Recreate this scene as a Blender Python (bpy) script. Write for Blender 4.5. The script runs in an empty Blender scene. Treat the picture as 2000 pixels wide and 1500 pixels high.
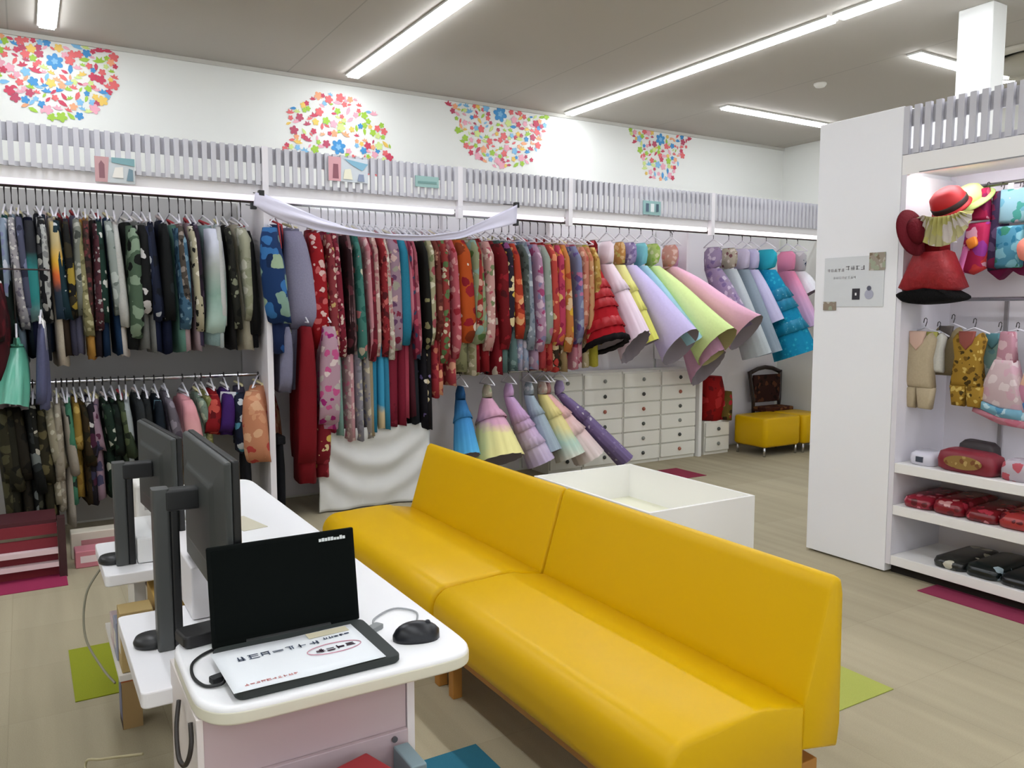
import bpy, math, random
from mathutils import Vector, Matrix
random.seed(11)
R = math.radians
SC = bpy.context.scene
COL = SC.collection
PI = math.pi
sin, cos = math.sin, math.cos

# ------------------------------------------------------------------ camera, world, exposure
F, YAW, PITCH, EYE = 1570.0, 31.2, 5.25, 1.5
cd = bpy.data.cameras.new('camera'); cam = bpy.data.objects.new('camera', cd); COL.objects.link(cam)
cd.sensor_width = 36.0; cd.lens = F / 2000.0 * 36.0; cd.clip_start = 0.05; cd.clip_end = 60
cam.location = (0, 0, EYE); cam.rotation_euler = (R(90 - PITCH), 0, R(-YAW))
SC.camera = cam
w = bpy.data.worlds.new('world'); SC.world = w; w.use_nodes = True
w.node_tree.nodes['Background'].inputs[0].default_value = (0.9, 0.95, 1.0, 1)
w.node_tree.nodes['Background'].inputs[1].default_value = 0.6
SC.view_settings.view_transform = 'Standard'; SC.view_settings.look = 'None'
SC.view_settings.exposure = 1.18; SC.view_settings.gamma = 1.0; SC.view_settings.use_curve_mapping = False
STRIP = 14.0          # strength of the ceiling light strips

# ------------------------------------------------------------------ materials
def lin(h):
    h = h.lstrip('#'); v = [int(h[i:i + 2], 16) / 255 for i in (0, 2, 4)]
    return tuple([(c / 12.92 if c <= 0.04045 else ((c + 0.055) / 1.055) ** 2.4) for c in v] + [1.0])

MC = {}
def deep(h, k=0.62):
    v = [x * k for x in lin(h)[:3]]; return '#' + ''.join('%02x' % max(0, min(255, round(255 * (12.92 * c if c <= 0.0031308 else 1.055 * c ** (1 / 2.4) - 0.055)))) for c in v)
def mat(h, rough=0.6, metal=0.0, bump=0.0, bscale=60, emit=0.0, alpha=1.0, vary=0.0, coat=0.0, trans=0.0, key=None, spec=None):
    spec = (0.2 if rough > 0.65 else 0.5) if spec is None else spec
    k = (h, rough, metal, bump, bscale, emit, alpha, vary, coat, trans, spec)
    if k in MC: return MC[k]
    m = bpy.data.materials.new(key or 'm_' + h.lstrip('#')); m.use_nodes = True
    nt = m.node_tree; b = nt.nodes['Principled BSDF']
    b.inputs['Base Color'].default_value = lin(h); b.inputs['Roughness'].default_value = rough
    b.inputs['Metallic'].default_value = metal; b.inputs['Alpha'].default_value = alpha
    b.inputs['Coat Weight'].default_value = coat; b.inputs['Specular IOR Level'].default_value = spec
    b.inputs['Transmission Weight'].default_value = trans
    if emit:
        b.inputs['Emission Color'].default_value = lin(h); b.inputs['Emission Strength'].default_value = emit
    if bump or vary:
        tc = nt.nodes.new('ShaderNodeTexCoord'); n = nt.nodes.new('ShaderNodeTexNoise')
        n.inputs['Scale'].default_value = bscale; n.inputs['Detail'].default_value = 4
        nt.links.new(tc.outputs['Object'], n.inputs['Vector'])
        if bump:
            bp = nt.nodes.new('ShaderNodeBump'); bp.inputs['Strength'].default_value = bump
            bp.inputs['Distance'].default_value = 0.01
            nt.links.new(n.outputs['Fac'], bp.inputs['Height']); nt.links.new(bp.outputs['Normal'], b.inputs['Normal'])
        if vary:
            c = lin(h); mx = nt.nodes.new('ShaderNodeMix'); mx.data_type = 'RGBA'
            mx.inputs[6].default_value = tuple([x * (1 - vary) for x in c[:3]] + [1])
            mx.inputs[7].default_value = tuple([min(1, x * (1 + vary)) for x in c[:3]] + [1])
            nt.links.new(n.outputs['Fac'], mx.inputs[0]); nt.links.new(mx.outputs[2], b.inputs['Base Color'])
    MC[k] = m
    return m

def floral(base, motifs, scale=18, cover=0.42, rough=0.75, big=None):
    """fabric with scattered printed motifs in the given colours; 'big' adds a larger second motif colour"""
    k = ('F', base, tuple(motifs), scale, cover, big)
    if k in MC: return MC[k]
    m = bpy.data.materials.new('fabric_' + base.lstrip('#')); m.use_nodes = True
    nt = m.node_tree; N = nt.nodes; L = nt.links; b = N['Principled BSDF']
    b.inputs['Roughness'].default_value = rough; b.inputs['Specular IOR Level'].default_value = 0.5 if rough < 0.5 else 0.2
    tc = N.new('ShaderNodeTexCoord'); oi = N.new('ShaderNodeObjectInfo')
    mul = N.new('ShaderNodeMath'); mul.operation = 'MULTIPLY'; mul.inputs[1].default_value = 37.0
    add = N.new('ShaderNodeVectorMath'); add.operation = 'ADD'
    L.new(oi.outputs['Random'], mul.inputs[0]); L.new(tc.outputs['Object'], add.inputs[0]); L.new(mul.outputs[0], add.inputs[1])
    ns = N.new('ShaderNodeTexNoise'); ns.inputs['Scale'].default_value = scale * 1.2
    L.new(add.outputs[0], ns.inputs['Vector'])
    sc = N.new('ShaderNodeVectorMath'); sc.operation = 'SCALE'; sc.inputs['Scale'].default_value = 0.9 / scale
    L.new(ns.outputs['Color'], sc.inputs[0])
    ad2 = N.new('ShaderNodeVectorMath'); ad2.operation = 'ADD'
    L.new(add.outputs[0], ad2.inputs[0]); L.new(sc.outputs[0], ad2.inputs[1])
    vo = N.new('ShaderNodeTexVoronoi'); vo.inputs['Scale'].default_value = scale
    L.new(ad2.outputs[0], vo.inputs['Vector'])
    sp = N.new('ShaderNodeSeparateColor'); L.new(vo.outputs['Color'], sp.inputs[0])
    rp = N.new('ShaderNodeValToRGB'); rp.color_ramp.interpolation = 'CONSTANT'
    el = rp.color_ramp.elements
    while len(el) < len(motifs): el.new(0.5)
    for i, c in enumerate(motifs):
        el[i].position = i / len(motifs); el[i].color = lin(c)
    L.new(sp.outputs[0], rp.inputs[0])
    lt = N.new('ShaderNodeMath'); lt.operation = 'LESS_THAN'; lt.inputs[1].default_value = cover
    L.new(vo.outputs['Distance'], lt.inputs[0])
    mx = N.new('ShaderNodeMix'); mx.data_type = 'RGBA'; mx.inputs[6].default_value = lin(base)
    L.new(lt.outputs[0], mx.inputs[0]); L.new(rp.outputs[0], mx.inputs[7])
    out = mx.outputs[2]
    if big:
        v2 = N.new('ShaderNodeTexVoronoi'); v2.inputs['Scale'].default_value = scale * 0.42
        L.new(ad2.outputs[0], v2.inputs['Vector'])
        l2 = N.new('ShaderNodeMath'); l2.operation = 'LESS_THAN'; l2.inputs[1].default_value = 0.36
        L.new(v2.outputs['Distance'], l2.inputs[0])
        m2 = N.new('ShaderNodeMix'); m2.data_type = 'RGBA'; m2.inputs[7].default_value = lin(big)
        L.new(l2.outputs[0], m2.inputs[0]); L.new(out, m2.inputs[6]); out = m2.outputs[2]
    L.new(out, b.inputs['Base Color'])
    MC[k] = m
    return m

def bands(stops, z0, z1, rough=0.8, noise=0.15):
    """tulle or print whose dye changes along local z, as dyed in the garment: stops = [(t, colour)]"""
    k = ('B', tuple(stops), z0, z1)
    if k in MC: return MC[k]
    m = bpy.data.materials.new('dyed_tulle'); m.use_nodes = True
    nt = m.node_tree; N = nt.nodes; L = nt.links; b = N['Principled BSDF']; b.inputs['Roughness'].default_value = rough
    tc = N.new('ShaderNodeTexCoord'); sx = N.new('ShaderNodeSeparateXYZ'); L.new(tc.outputs['Object'], sx.inputs[0])
    mr = N.new('ShaderNodeMapRange'); mr.inputs[1].default_value = z0; mr.inputs[2].default_value = z1
    L.new(sx.outputs['Z'], mr.inputs[0])
    n = N.new('ShaderNodeTexNoise'); n.inputs['Scale'].default_value = 14; L.new(tc.outputs['Object'], n.inputs['Vector'])
    ma = N.new('ShaderNodeMath'); ma.operation = 'MULTIPLY_ADD'; ma.inputs[1].default_value = noise; 
    L.new(n.outputs['Fac'], ma.inputs[0]); L.new(mr.outputs[0], ma.inputs[2])
    rp = N.new('ShaderNodeValToRGB'); el = rp.color_ramp.elements
    while len(el) < len(stops): el.new(0.5)
    for i, (t, c) in enumerate(stops): el[i].position = t; el[i].color = lin(c)
    L.new(ma.outputs[0], rp.inputs[0]); L.new(rp.outputs[0], b.inputs['Base Color'])
    MC[k] = m
    return m

# ------------------------------------------------------------------ mesh builder
class MB:
    def __init__(s): s.v = []; s.f = []; s.m = []; s.M = Matrix.Identity(4); s.mi = 0
    def at(s, loc=(0, 0, 0), rz=0, rx=0, ry=0):
        s.M = Matrix.Translation(loc) @ Matrix.Rotation(rz, 4, 'Z') @ Matrix.Rotation(ry, 4, 'Y') @ Matrix.Rotation(rx, 4, 'X'); return s
    def use(s, i): s.mi = i; return s
    def add(s, vs, fs):
        o = len(s.v); s.v += [tuple(s.M @ Vector(p)) for p in vs]
        s.f += [tuple(i + o for i in f) for f in fs]; s.m += [s.mi] * len(fs); return s
    def box(s, a, b):
        x0, y0, z0 = a; x1, y1, z1 = b
        vs = [(x0, y0, z0), (x1, y0, z0), (x1, y1, z0), (x0, y1, z0), (x0, y0, z1), (x1, y0, z1), (x1, y1, z1), (x0, y1, z1)]
        return s.add(vs, [(0, 3, 2, 1), (4, 5, 6, 7), (0, 1, 5, 4), (1, 2, 6, 5), (2, 3, 7, 6), (3, 0, 4, 7)])
    def prism(s, pts, z0, z1, bev=0.0):
        n = len(pts); cx = sum(p[0] for p in pts) / n; cy = sum(p[1] for p in pts) / n
        def ins(d): return [(x + (cx - x) / max(1e-6, math.hypot(cx - x, cy - y)) * d, y + (cy - y) / max(1e-6, math.hypot(cx - x, cy - y)) * d) for x, y in pts]
        if bev:
            rings = [[(x, y, z0) for x, y in ins(bev)], [(x, y, z0 + bev) for x, y in pts], [(x, y, z1 - bev) for x, y in pts], [(x, y, z1 - bev * 0.3) for x, y in ins(bev * 0.3)], [(x, y, z1) for x, y in ins(bev)]]
        else: rings = [[(x, y, z0) for x, y in pts], [(x, y, z1) for x, y in pts]]
        return s.rings(rings, True, True)
    def rings(s, rs, c0=False, c1=False, closed=True):
        n = len(rs[0]); vs = [p for r in rs for p in r]; fs = []
        for i in range(len(rs) - 1):
            for j in range(n if closed else n - 1):
                k = (j + 1) % n
                fs.append((i * n + j, i * n + k, (i + 1) * n + k, (i + 1) * n + j))
        if c0: fs.append(tuple(range(n - 1, -1, -1)))
        if c1: fs.append(tuple((len(rs) - 1) * n + j for j in range(n)))
        return s.add(vs, fs)
    def tube(s, pts, r, n=8, taper=None):
        pts = [Vector(p) for p in pts]; rs = []
        up = Vector((0, 0, 1))
        for i, p in enumerate(pts):
            t = (pts[min(i + 1, len(pts) - 1)] - pts[max(i - 1, 0)]).normalized()
            u = t.cross(up)
            if u.length < 0.05: u = t.cross(Vector((0, 1, 0)))
            u.normalize(); v = u.cross(t)
            rr = r * (1 + (taper - 1) * i / (len(pts) - 1)) if taper else r
            rs.append([tuple(p + u * cos(2 * PI * j / n) * rr + v * sin(2 * PI * j / n) * rr) for j in range(n)])
        return s.rings(rs, True, True)
    def lathe(s, prof, n=20, c=(0, 0)):
        rs = [[(c[0] + r * cos(2 * PI * j / n), c[1] + r * sin(2 * PI * j / n), z) for j in range(n)] for r, z in prof]
        return s.rings(rs, True, True)
    def build(s, name, mats, parent=None, smooth=False, bevel=0.0, sub=0):
        me = bpy.data.meshes.new(name); me.from_pydata(s.v, [], s.f); me.update()
        if not isinstance(mats, (list, tuple)): mats = [mats]
        for m in mats: me.materials.append(m)
        me.polygons.foreach_set('material_index', [min(i, len(mats) - 1) for i in s.m])
        if smooth: me.polygons.foreach_set('use_smooth', [True] * len(me.polygons))
        import bmesh
        bm = bmesh.new(); bm.from_mesh(me); bmesh.ops.recalc_face_normals(bm, faces=bm.faces); bm.to_mesh(me); bm.free()
        o = bpy.data.objects.new(name, me); COL.objects.link(o)
        if parent: o.parent = parent
        if bevel:
            b = o.modifiers.new('bevel', 'BEVEL'); b.width = bevel; b.segments = 3; b.limit_method = 'ANGLE'
            me.polygons.foreach_set('use_smooth', [True] * len(me.polygons))
            wn = o.modifiers.new('wn', 'WEIGHTED_NORMAL')
        if sub:
            q = o.modifiers.new('sub', 'SUBSURF'); q.levels = sub; q.render_levels = sub
        return o

LABELS = set()
def tag(o, label, cat, group=None, kind=None):
    o['label'] = label; o['category'] = cat
    if label in LABELS: print('DUPLICATE LABEL', label)
    LABELS.add(label)
    n = len(label.split())
    if n < 4 or n > 16: print('LABEL LENGTH', n, label)
    if group: o['group'] = group
    if kind: o['kind'] = kind
    return o
def empty(name, loc=(0, 0, 0), rz=0):
    o = bpy.data.objects.new(name, None); COL.objects.link(o); o.location = loc; o.rotation_euler = (0, 0, rz)
    o.empty_display_size = 0.1; return o
def struct(name, mb, m, **k):
    o = mb.build(name, m, **k); o['kind'] = 'structure'; return o
def rrect(x0, y0, x1, y1, r, n=6):
    p = []
    for cx, cy, a in ((x1 - r, y1 - r, 0), (x0 + r, y1 - r, 90), (x0 + r, y0 + r, 180), (x1 - r, y0 + r, 270)):
        for i in range(n + 1):
            t = R(a + 90 * i / n); p.append((cx + r * cos(t), cy + r * sin(t)))
    return p
def rail_x(px, Y):
    """distance along the racks at depth Y, for a bearing read off the photograph"""
    return Y * math.tan(R(YAW) + math.atan((px - 1000) / F))

WHITE = mat('#f2eff1', 0.45); WHITE2 = mat('#e6e2e6', 0.5); LAV = mat('#d6d4dc', 0.55)
PAINT = mat('#e9eae4', 0.8, bump=0.05, bscale=200); CREAM = mat('#ecebdf', 0.4)
CHROME = mat('#c8c8cc', 0.25, 1.0); DARKM = mat('#4c403f', 0.4, 0.5); BLACK = mat('#111213', 0.5)

# ------------------------------------------------------------------ room
CE, WY, WX = 3.32, 6.35, 7.43
X0, Y0 = -4.5, -4.0
def floor_mat():
    m = bpy.data.materials.new('carpet_tiles'); m.use_nodes = True
    nt = m.node_tree; N = nt.nodes; L = nt.links; b = N['Principled BSDF']; b.inputs['Roughness'].default_value = 0.95
    tc = N.new('ShaderNodeTexCoord'); mp = N.new('ShaderNodeMapping'); mp.inputs['Location'].default_value = (-0.383, 0.162, 0)
    L.new(tc.outputs['Object'], mp.inputs[0])
    br = N.new('ShaderNodeTexBrick'); br.offset = 0; br.squash = 1
    br.inputs['Scale'].default_value = 1; br.inputs['Brick Width'].default_value = 0.5; br.inputs['Row Height'].default_value = 0.5
    br.inputs['Mortar Size'].default_value = 0.0015; br.inputs['Bias'].default_value = 0.0
    br.inputs['Color1'].default_value = lin('#a49a80'); br.inputs['Color2'].default_value = lin('#aba187'); br.inputs['Mortar'].default_value = lin('#9c937a')
    L.new(mp.outputs[0], br.inputs['Vector'])
    n = N.new('ShaderNodeTexNoise'); n.inputs['Scale'].default_value = 220; n.inputs['Detail'].default_value = 3
    L.new(tc.outputs['Object'], n.inputs['Vector'])
    n2 = N.new('ShaderNodeTexNoise'); n2.inputs['Scale'].default_value = 3.0
    mp2 = N.new('ShaderNodeMapping'); mp2.inputs['Scale'].default_value = (3.2, 0.18, 1); L.new(tc.outputs['Object'], mp2.inputs[0]); L.new(mp2.outputs[0], n2.inputs['Vector'])
    mr = N.new('ShaderNodeMapRange'); mr.inputs[1].default_value = 0.3; mr.inputs[2].default_value = 0.7; mr.inputs[3].default_value = 0.9; mr.inputs[4].default_value = 1.08
    L.new(n2.outputs['Fac'], mr.inputs[0])
    mr2 = N.new('ShaderNodeMapRange'); mr2.inputs[3].default_value = 0.85; mr2.inputs[4].default_value = 1.12; L.new(n.outputs['Fac'], mr2.inputs[0])
    mu = N.new('ShaderNodeMath'); mu.operation = 'MULTIPLY'; L.new(mr.outputs[0], mu.inputs[0]); L.new(mr2.outputs[0], mu.inputs[1])
    mx = N.new('ShaderNodeVectorMath'); mx.operation = 'SCALE'; L.new(br.outputs['Color'], mx.inputs[0]); L.new(mu.outputs[0], mx.inputs['Scale'])
    L.new(mx.outputs[0], b.inputs['Base Color'])
    bp = N.new('ShaderNodeBump'); bp.inputs['Strength'].default_value = 0.3; bp.inputs['Distance'].default_value = 0.004
    L.new(n.outputs['Fac'], bp.inputs['Height']); L.new(bp.outputs['Normal'], b.inputs['Normal'])
    return m
struct('floor', MB().box((X0, Y0, -0.05), (WX, WY, 0)), floor_mat())
def ceil_mat():
    m = mat('#b9b3a8', 0.9, key='ceiling_board'); nt = m.node_tree; N = nt.nodes; L = nt.links; b = N['Principled BSDF']
    tc = N.new('ShaderNodeTexCoord'); br = N.new('ShaderNodeTexBrick'); br.offset = 0.0
    br.inputs['Scale'].default_value = 1; br.inputs['Brick Width'].default_value = 1.82; br.inputs['Row Height'].default_value = 8.0
    br.inputs['Mortar Size'].default_value = 0.005
    br.inputs['Color1'].default_value = lin('#bab5ab'); br.inputs['Color2'].default_value = lin('#bcb6ad'); br.inputs['Mortar'].default_value = lin('#a8a39a')
    L.new(tc.outputs['Object'], br.inputs['Vector']); L.new(br.outputs['Color'], b.inputs['Base Color'])
    return m
struct('ceiling', MB().box((X0, Y0, CE), (WX, WY, CE + 0.05)), ceil_mat())
struct('wall_back', MB().box((X0, WY, 0), (WX, WY + 0.1, CE)), PAINT)
struct('wall_right', MB().box((WX, Y0, 0), (WX + 0.1, WY + 0.1, CE)), PAINT)
struct('wall_left', MB().box((X0 - 0.1, Y0, 0), (X0, WY + 0.1, CE)), PAINT)
mb = MB().box((X0, Y0 - 0.1, 0), (WX, Y0, 0.25)).box((X0, Y0 - 0.1, 2.75), (WX, Y0, CE))
for i in range(6): mb.box((X0 + i * 2.346, Y0 - 0.1, 0.25), (X0 + 0.2 + i * 2.346, Y0, 2.75))
struct('wall_front', mb, PAINT)  # openings added in this unseen wall to let daylight in as fill
for i in range(5):
    a, b_ = X0 + 0.2 + i * 2.346, X0 + (i + 1) * 2.346
    struct('fill_window_%d' % (i + 1), MB().box((a, Y0 - 0.08, 0.25), (b_, Y0 - 0.02, 0.31)).box((a, Y0 - 0.08, 2.69), (b_, Y0 - 0.02, 2.75)).box(((a + b_) / 2 - 0.025, Y0 - 0.08, 0.31), ((a + b_) / 2 + 0.025, Y0 - 0.02, 2.69)), mat('#c9cacb', 0.4, 0.5))  # unseen window frames, added with the openings for frontal daylight
struct('trim_1', MB().box((X0, WY - 0.015, CE - 0.03), (WX, WY - 0.001, CE - 0.001)), mat('#cfcdc4', 0.7))

def tile(x, y, w_, d, c, label):
    m = mat(c, 0.95, bump=0.3, bscale=300, vary=0.12)
    o = MB().box((x, y, 0.0005), (x + w_, y + d, 0.004)).build('carpet_tile', m); tag(o, label, 'carpet tile', 'coloured carpet tiles')
tile(2.383, 1.838, 0.5, 0.5, '#a5ab55', 'olive green carpet tile on the floor behind the near end of the sofa')
tile(4.03, 1.7, 0.5, 0.76, '#8c3350', 'crimson carpet strip on the floor under the partition shelves')
tile(0.77, 1.84, 0.5, 0.5, '#2f6f86', 'teal carpet tile on the floor between the counter and the sofa')
tile(0.10, 3.40, 0.34, 0.55, '#8d9427', 'moss green carpet tile beside the low shelves of the counter')
tile(-0.55, 4.92, 0.69, 0.42, '#993055', 'raspberry carpet tile in front of the slatted stand')
tile(4.75, 5.25, 0.5, 0.4, '#8a2f45', 'wine red carpet tile in front of the white drawer units')
tile(1.15, 4.35, 0.38, 0.5, '#3d7f95', 'blue green carpet tile beyond the far end of the sofa')

# ceiling light strips -------------------------------------------------------
def strip(x, y0, y1, label, along='y', wd=0.085):
    r = empty('strip_light', (x, (y0 + y1) / 2, CE) if along == 'y' else ((y0 + y1) / 2, x, CE))
    h = (y1 - y0) / 2
    e = MB().box((-wd / 2, -h, -0.028), (wd / 2, h, -0.012)) if along == 'y' else MB().box((-h, -wd / 2, -0.028), (h, wd / 2, -0.012))
    f = MB().box((-wd / 2 - 0.012, -h - 0.012, -0.014), (wd / 2 + 0.012, h + 0.012, -0.0005)) if along == 'y' else MB().box((-h - 0.012, -wd / 2 - 0.012, -0.014), (h + 0.012, wd / 2 + 0.012, -0.0005))
    f.build('housing', mat('#d9d9d4', 0.5), r); e.build('diffuser', mat('#f4f8ff', 0.5, emit=STRIP), r)
    tag(r, label, 'ceiling light', 'ceiling strip lights')
strip(0.215, 3.1, 6.1, 'bright ceiling strip light above the round flower decal in the corner of view')
strip(2.27, 3.05, 6.13, 'slanting ceiling strip light ending between the dome decal and the hanging decal')
strip(4.40, 3.42, 6.24, 'long ceiling strip light ending above the pastel dress racks')
strip(4.40, 0.4, 3.36, 'ceiling strip light continuing the long one past a small gap')
strip(5.33, 5.45, 6.85, 'short ceiling strip light ending at the top of the partition panel', 'x')
strip(3.56, 5.5, 6.75, 'short ceiling strip light passing behind the white column', 'x')
for x, y0, y1, lb in ((-1.9, 3.1, 6.1, 'over the hidden end of the dark rack'), (-1.9, -0.6, 2.4, 'over the aisle beside the counter'), (0.215, -0.6, 2.4, 'over the front end of the counter'), (2.27, -0.6, 2.4, 'over the near end of the sofa'), (-1.9, -3.6, -1.2, 'by the first added window'), (0.6, -3.6, -1.2, 'by the second added window'), (3.0, -3.6, -1.2, 'by the third added window'), (6.2, -0.6, 2.0, 'behind the partition shelf bay')):  # strips out of view, added to light the near region
    r = strip(x, y0, y1, 'unseen added ceiling strip light ' + lb)

# column, smoke detector, round vent
struct('column', MB().box((4.98, 2.74, 0), (5.13, 2.95, CE)), mat('#f1f2ee', 0.6), bevel=0.006)
o = MB().at((5.58, 4.42, CE)).lathe([(0.05, -0.0005), (0.05, -0.012), (0.035, -0.03), (0.012, -0.036), (0.0, -0.036)], 20).build('smoke_detector', mat('#e4e2da', 0.5), smooth=True)
tag(o, 'small round white smoke detector on the ceiling', 'smoke detector')
r = empty('ceiling_vent', (6.45, 3.12, CE))
MB().lathe([(0.52, -0.0005), (0.52, -0.02), (0.46, -0.035), (0.44, -0.02), (0.44, -0.002)], 40).build('rim', mat('#c9c4b6', 0.6), r, smooth=True)
MB().lathe([(0.43, -0.004), (0.43, -0.006), (0.0, -0.006)], 40).build('gap', mat('#2b2a27', 0.8), r)
MB().lathe([(0.36, -0.01), (0.37, -0.03), (0.0, -0.04)], 40).build('cover_plate', mat('#a8a390', 0.6), r, smooth=True)
tag(r, 'large round ceiling air vent with a dark ring beside the column', 'air vent')

# ------------------------------------------------------------------ flower decals on the upper wall
DC = [mat(c, 0.6) for c in ('#e0696a', '#c8415b', '#9fc63f', '#3f8fc9', '#e9a7b6', '#eac45f', '#f0a77b', '#7fb8dd', '#b94a63', '#cfe08a')]
def decal(cx, cz, rad, keep, label, n, seed, ell=1.0):
    rnd = random.Random(seed); mb = MB(); Y = WY - 0.004; pts = []
    def flower(x, z, r, k, petals=5):
        mb.use(k); a0 = rnd.random() * 6; vs = [(x, Y, z)]; N = petals * 4
        for i in range(N):
            a = a0 + 2 * PI * i / N; rr = r * (0.62 + 0.38 * abs(cos(petals * (a - a0) / 2)))
            vs.append((x + rr * cos(a), Y, z + rr * sin(a)))
        mb.add(vs, [(0, i + 1, (i + 1) % N + 1) for i in range(N)])
    def leaf(x, z, r, k):
        mb.use(k); a = rnd.random() * 6; c, s_ = cos(a), sin(a)
        sh = [(-1, 0), (-0.3, 0.45), (0.4, 0.35), (1, 0), (0.4, -0.3), (-0.3, -0.4)]
        mb.add([(x + r * (p * c - q * s_), Y, z + r * (p * s_ + q * c)) for p, q in sh], [tuple(range(6))])
    def bird(x, z, r, k):
        mb.use(k); a = rnd.random() * 0.8 - 0.4; c, s_ = cos(a), sin(a)
        sh = [(-1.2, 0.1), (-0.5, 0.25), (-0.3, 0.9), (0.1, 0.3), (0.6, 0.8), (0.5, 0.2), (1.1, 0), (0.5, -0.3), (-0.4, -0.35)]
        mb.add([(x + r * (p * c - q * s_), Y, z + r * (p * s_ + q * c)) for p, q in sh], [tuple(range(9))])
    t = 0
    while len(pts) < n and t < 30000:
        t += 1; a = rnd.random() * 2 * PI; q = math.sqrt(rnd.random()) * rad
        x, z = cx + q * cos(a) * ell, cz + q * sin(a)
        if not keep(x, z) or z > CE - 0.04: continue
        if (x - cx) ** 2 + (z - cz) ** 2 < (rad * 0.2) ** 2: continue
        r = rnd.uniform(0.016, 0.034)
        if any((x - a_) ** 2 + (z - b_) ** 2 < (0.75 * (r + c_)) ** 2 for a_, b_, c_ in pts): continue
        pts.append((x, z, r)); k = rnd.choice((0, 0, 0, 1, 1, 2, 2, 3, 4, 4, 5, 6, 7, 8, 9)); Y = WY - 0.003 - 0.0015 * rnd.random()
        rnd.choice((flower, flower, leaf, bird))(x, z, r * 1.12, k)
    if keep(cx, cz): flower(cx, cz, rad * 0.15, 3, 6); Y -= 0.001; flower(cx, cz, rad * 0.06, 7)
    o = mb.build('wall_decal', DC); md = o.modifiers.new('s', 'SOLIDIFY'); md.thickness = 0.001
    tag(o, label, 'wall decal', 'flower wall decals')
decal(0.26, 3.16, 0.37, lambda x, z: True, 'round cluster of printed flowers and birds below the shortest-looking strip light', 150, 1)
decal(2.22, 2.80, 0.42, lambda x, z: z > 2.6, 'dome-shaped flower decal rising from behind the slatted rack top', 150, 2, 1.08)
decal(3.72, 3.24, 0.48, lambda x, z: z < 3.3 and abs(x - 3.72) < 0.55 - (3.3 - z) * 0.5, 'flower decal like a hanging half moon under the ceiling edge', 150, 3, 1.12)
decal(5.60, 3.22, 0.42, lambda x, z: z < 3.3 and abs(x - 5.6) < 0.42 - (3.3 - z) * 0.55, 'smallest flower decal, above the racks of pastel dresses', 95, 4)

# ------------------------------------------------------------------ wall rack bays
FY, RY = 5.55, 5.85      # slat front plane, rail axis
ZT, ZB = 2.585, 2.335
SL = mat('#c6c5cb', 0.5)
LED1 = mat('#fff6f6', 0.5, emit=0.9); FILL_GLOW = mat('#e6dde8', 0.5, emit=0.42)  # second one: weak glow added to light racks without a lit tube
def bay(x0, x1, label, lower=None, bright=True, pz=0.0, led=None):
    r = empty('wall_rack', ((x0 + x1) / 2, FY, 0)); c = (x0 + x1) / 2
    def P(n, mb, m, **k): mb2 = mb; return mb2.build(n, m, r, **k)
    a, b_ = x0 - c, x1 - c
    mb = MB(); x = a + 0.02
    while x < b_ - 0.02:
        mb.box((x, 0, ZB), (x + 0.03, 0.022, ZT)); x += 0.056
    mb.box((a, 0.024, ZB), (b_, 0.042, ZB + 0.028))
    P('slat_valance', mb, SL)
    P('backing_strip', MB().box((a, 0.024, ZT - 0.105), (b_, 0.042, ZT - 0.004)), mat('#b2b1b8', 0.6))
    P('header_board', MB().box((a, 0.06, 2.285), (b_, 0.24, 2.325)), WHITE)
    P('front_lip', MB().box((a, 0.045, 2.27), (b_, 0.06, 2.335)), WHITE)
    P('led_or_fill_bar', MB().box((a + 0.03, 0.047, 2.235), (b_ - 0.03, 0.085, 2.269)), led or FILL_GLOW)  # lit tube above the pastel dresses, elsewhere an added glow for the interior
    P('upright', MB().box((a - 0.02, -0.004, 0.0 if pz == 0 else 2.2), (a + 0.02, 0.045, ZT + 0.004)), WHITE2)
    P('side_panel', MB().box((a - 0.012, 0.046 if pz == 0 else 0.33, pz), (a + 0.012, WY - FY - 0.02, 2.3)), WHITE2)
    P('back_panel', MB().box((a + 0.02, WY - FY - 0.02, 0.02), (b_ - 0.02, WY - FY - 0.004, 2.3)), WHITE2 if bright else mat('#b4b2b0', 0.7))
    P('rail', MB().tube([(a, RY - FY, 2.262), (b_, RY - FY, 2.262)], 0.015, 10), DARKM)
    for k, xx in enumerate((a + 0.25, b_ - 0.25)):
        P('rail_bracket', MB().box((xx - 0.006, RY - FY - 0.01, 2.262), (xx + 0.006, RY - FY + 0.01, 2.29)), CHROME)
    if lower:
        P('lower_rail', MB().tube([(a, RY - FY, lower), (b_, RY - FY, lower)], 0.0125, 10), CHROME)
    tag(r, label, 'wall rack', 'white wall racks')
    return r
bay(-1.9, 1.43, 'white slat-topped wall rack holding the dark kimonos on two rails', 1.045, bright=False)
bay(1.43, 2.90, 'white slat-topped wall rack behind the hanging clear sheet', 1.49)
bay(2.90, 3.93, 'white wall rack with mixed bright kimonos above pastel dresses', 0.98, pz=1.3)
bay(3.93, 5.56, 'white wall rack with pastel dresses above the white drawers', pz=1.3, led=LED1)
bay(5.56, 7.40, 'white wall rack holding the turquoise dress behind the yellow ottomans', pz=1.0, led=LED1)

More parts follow.
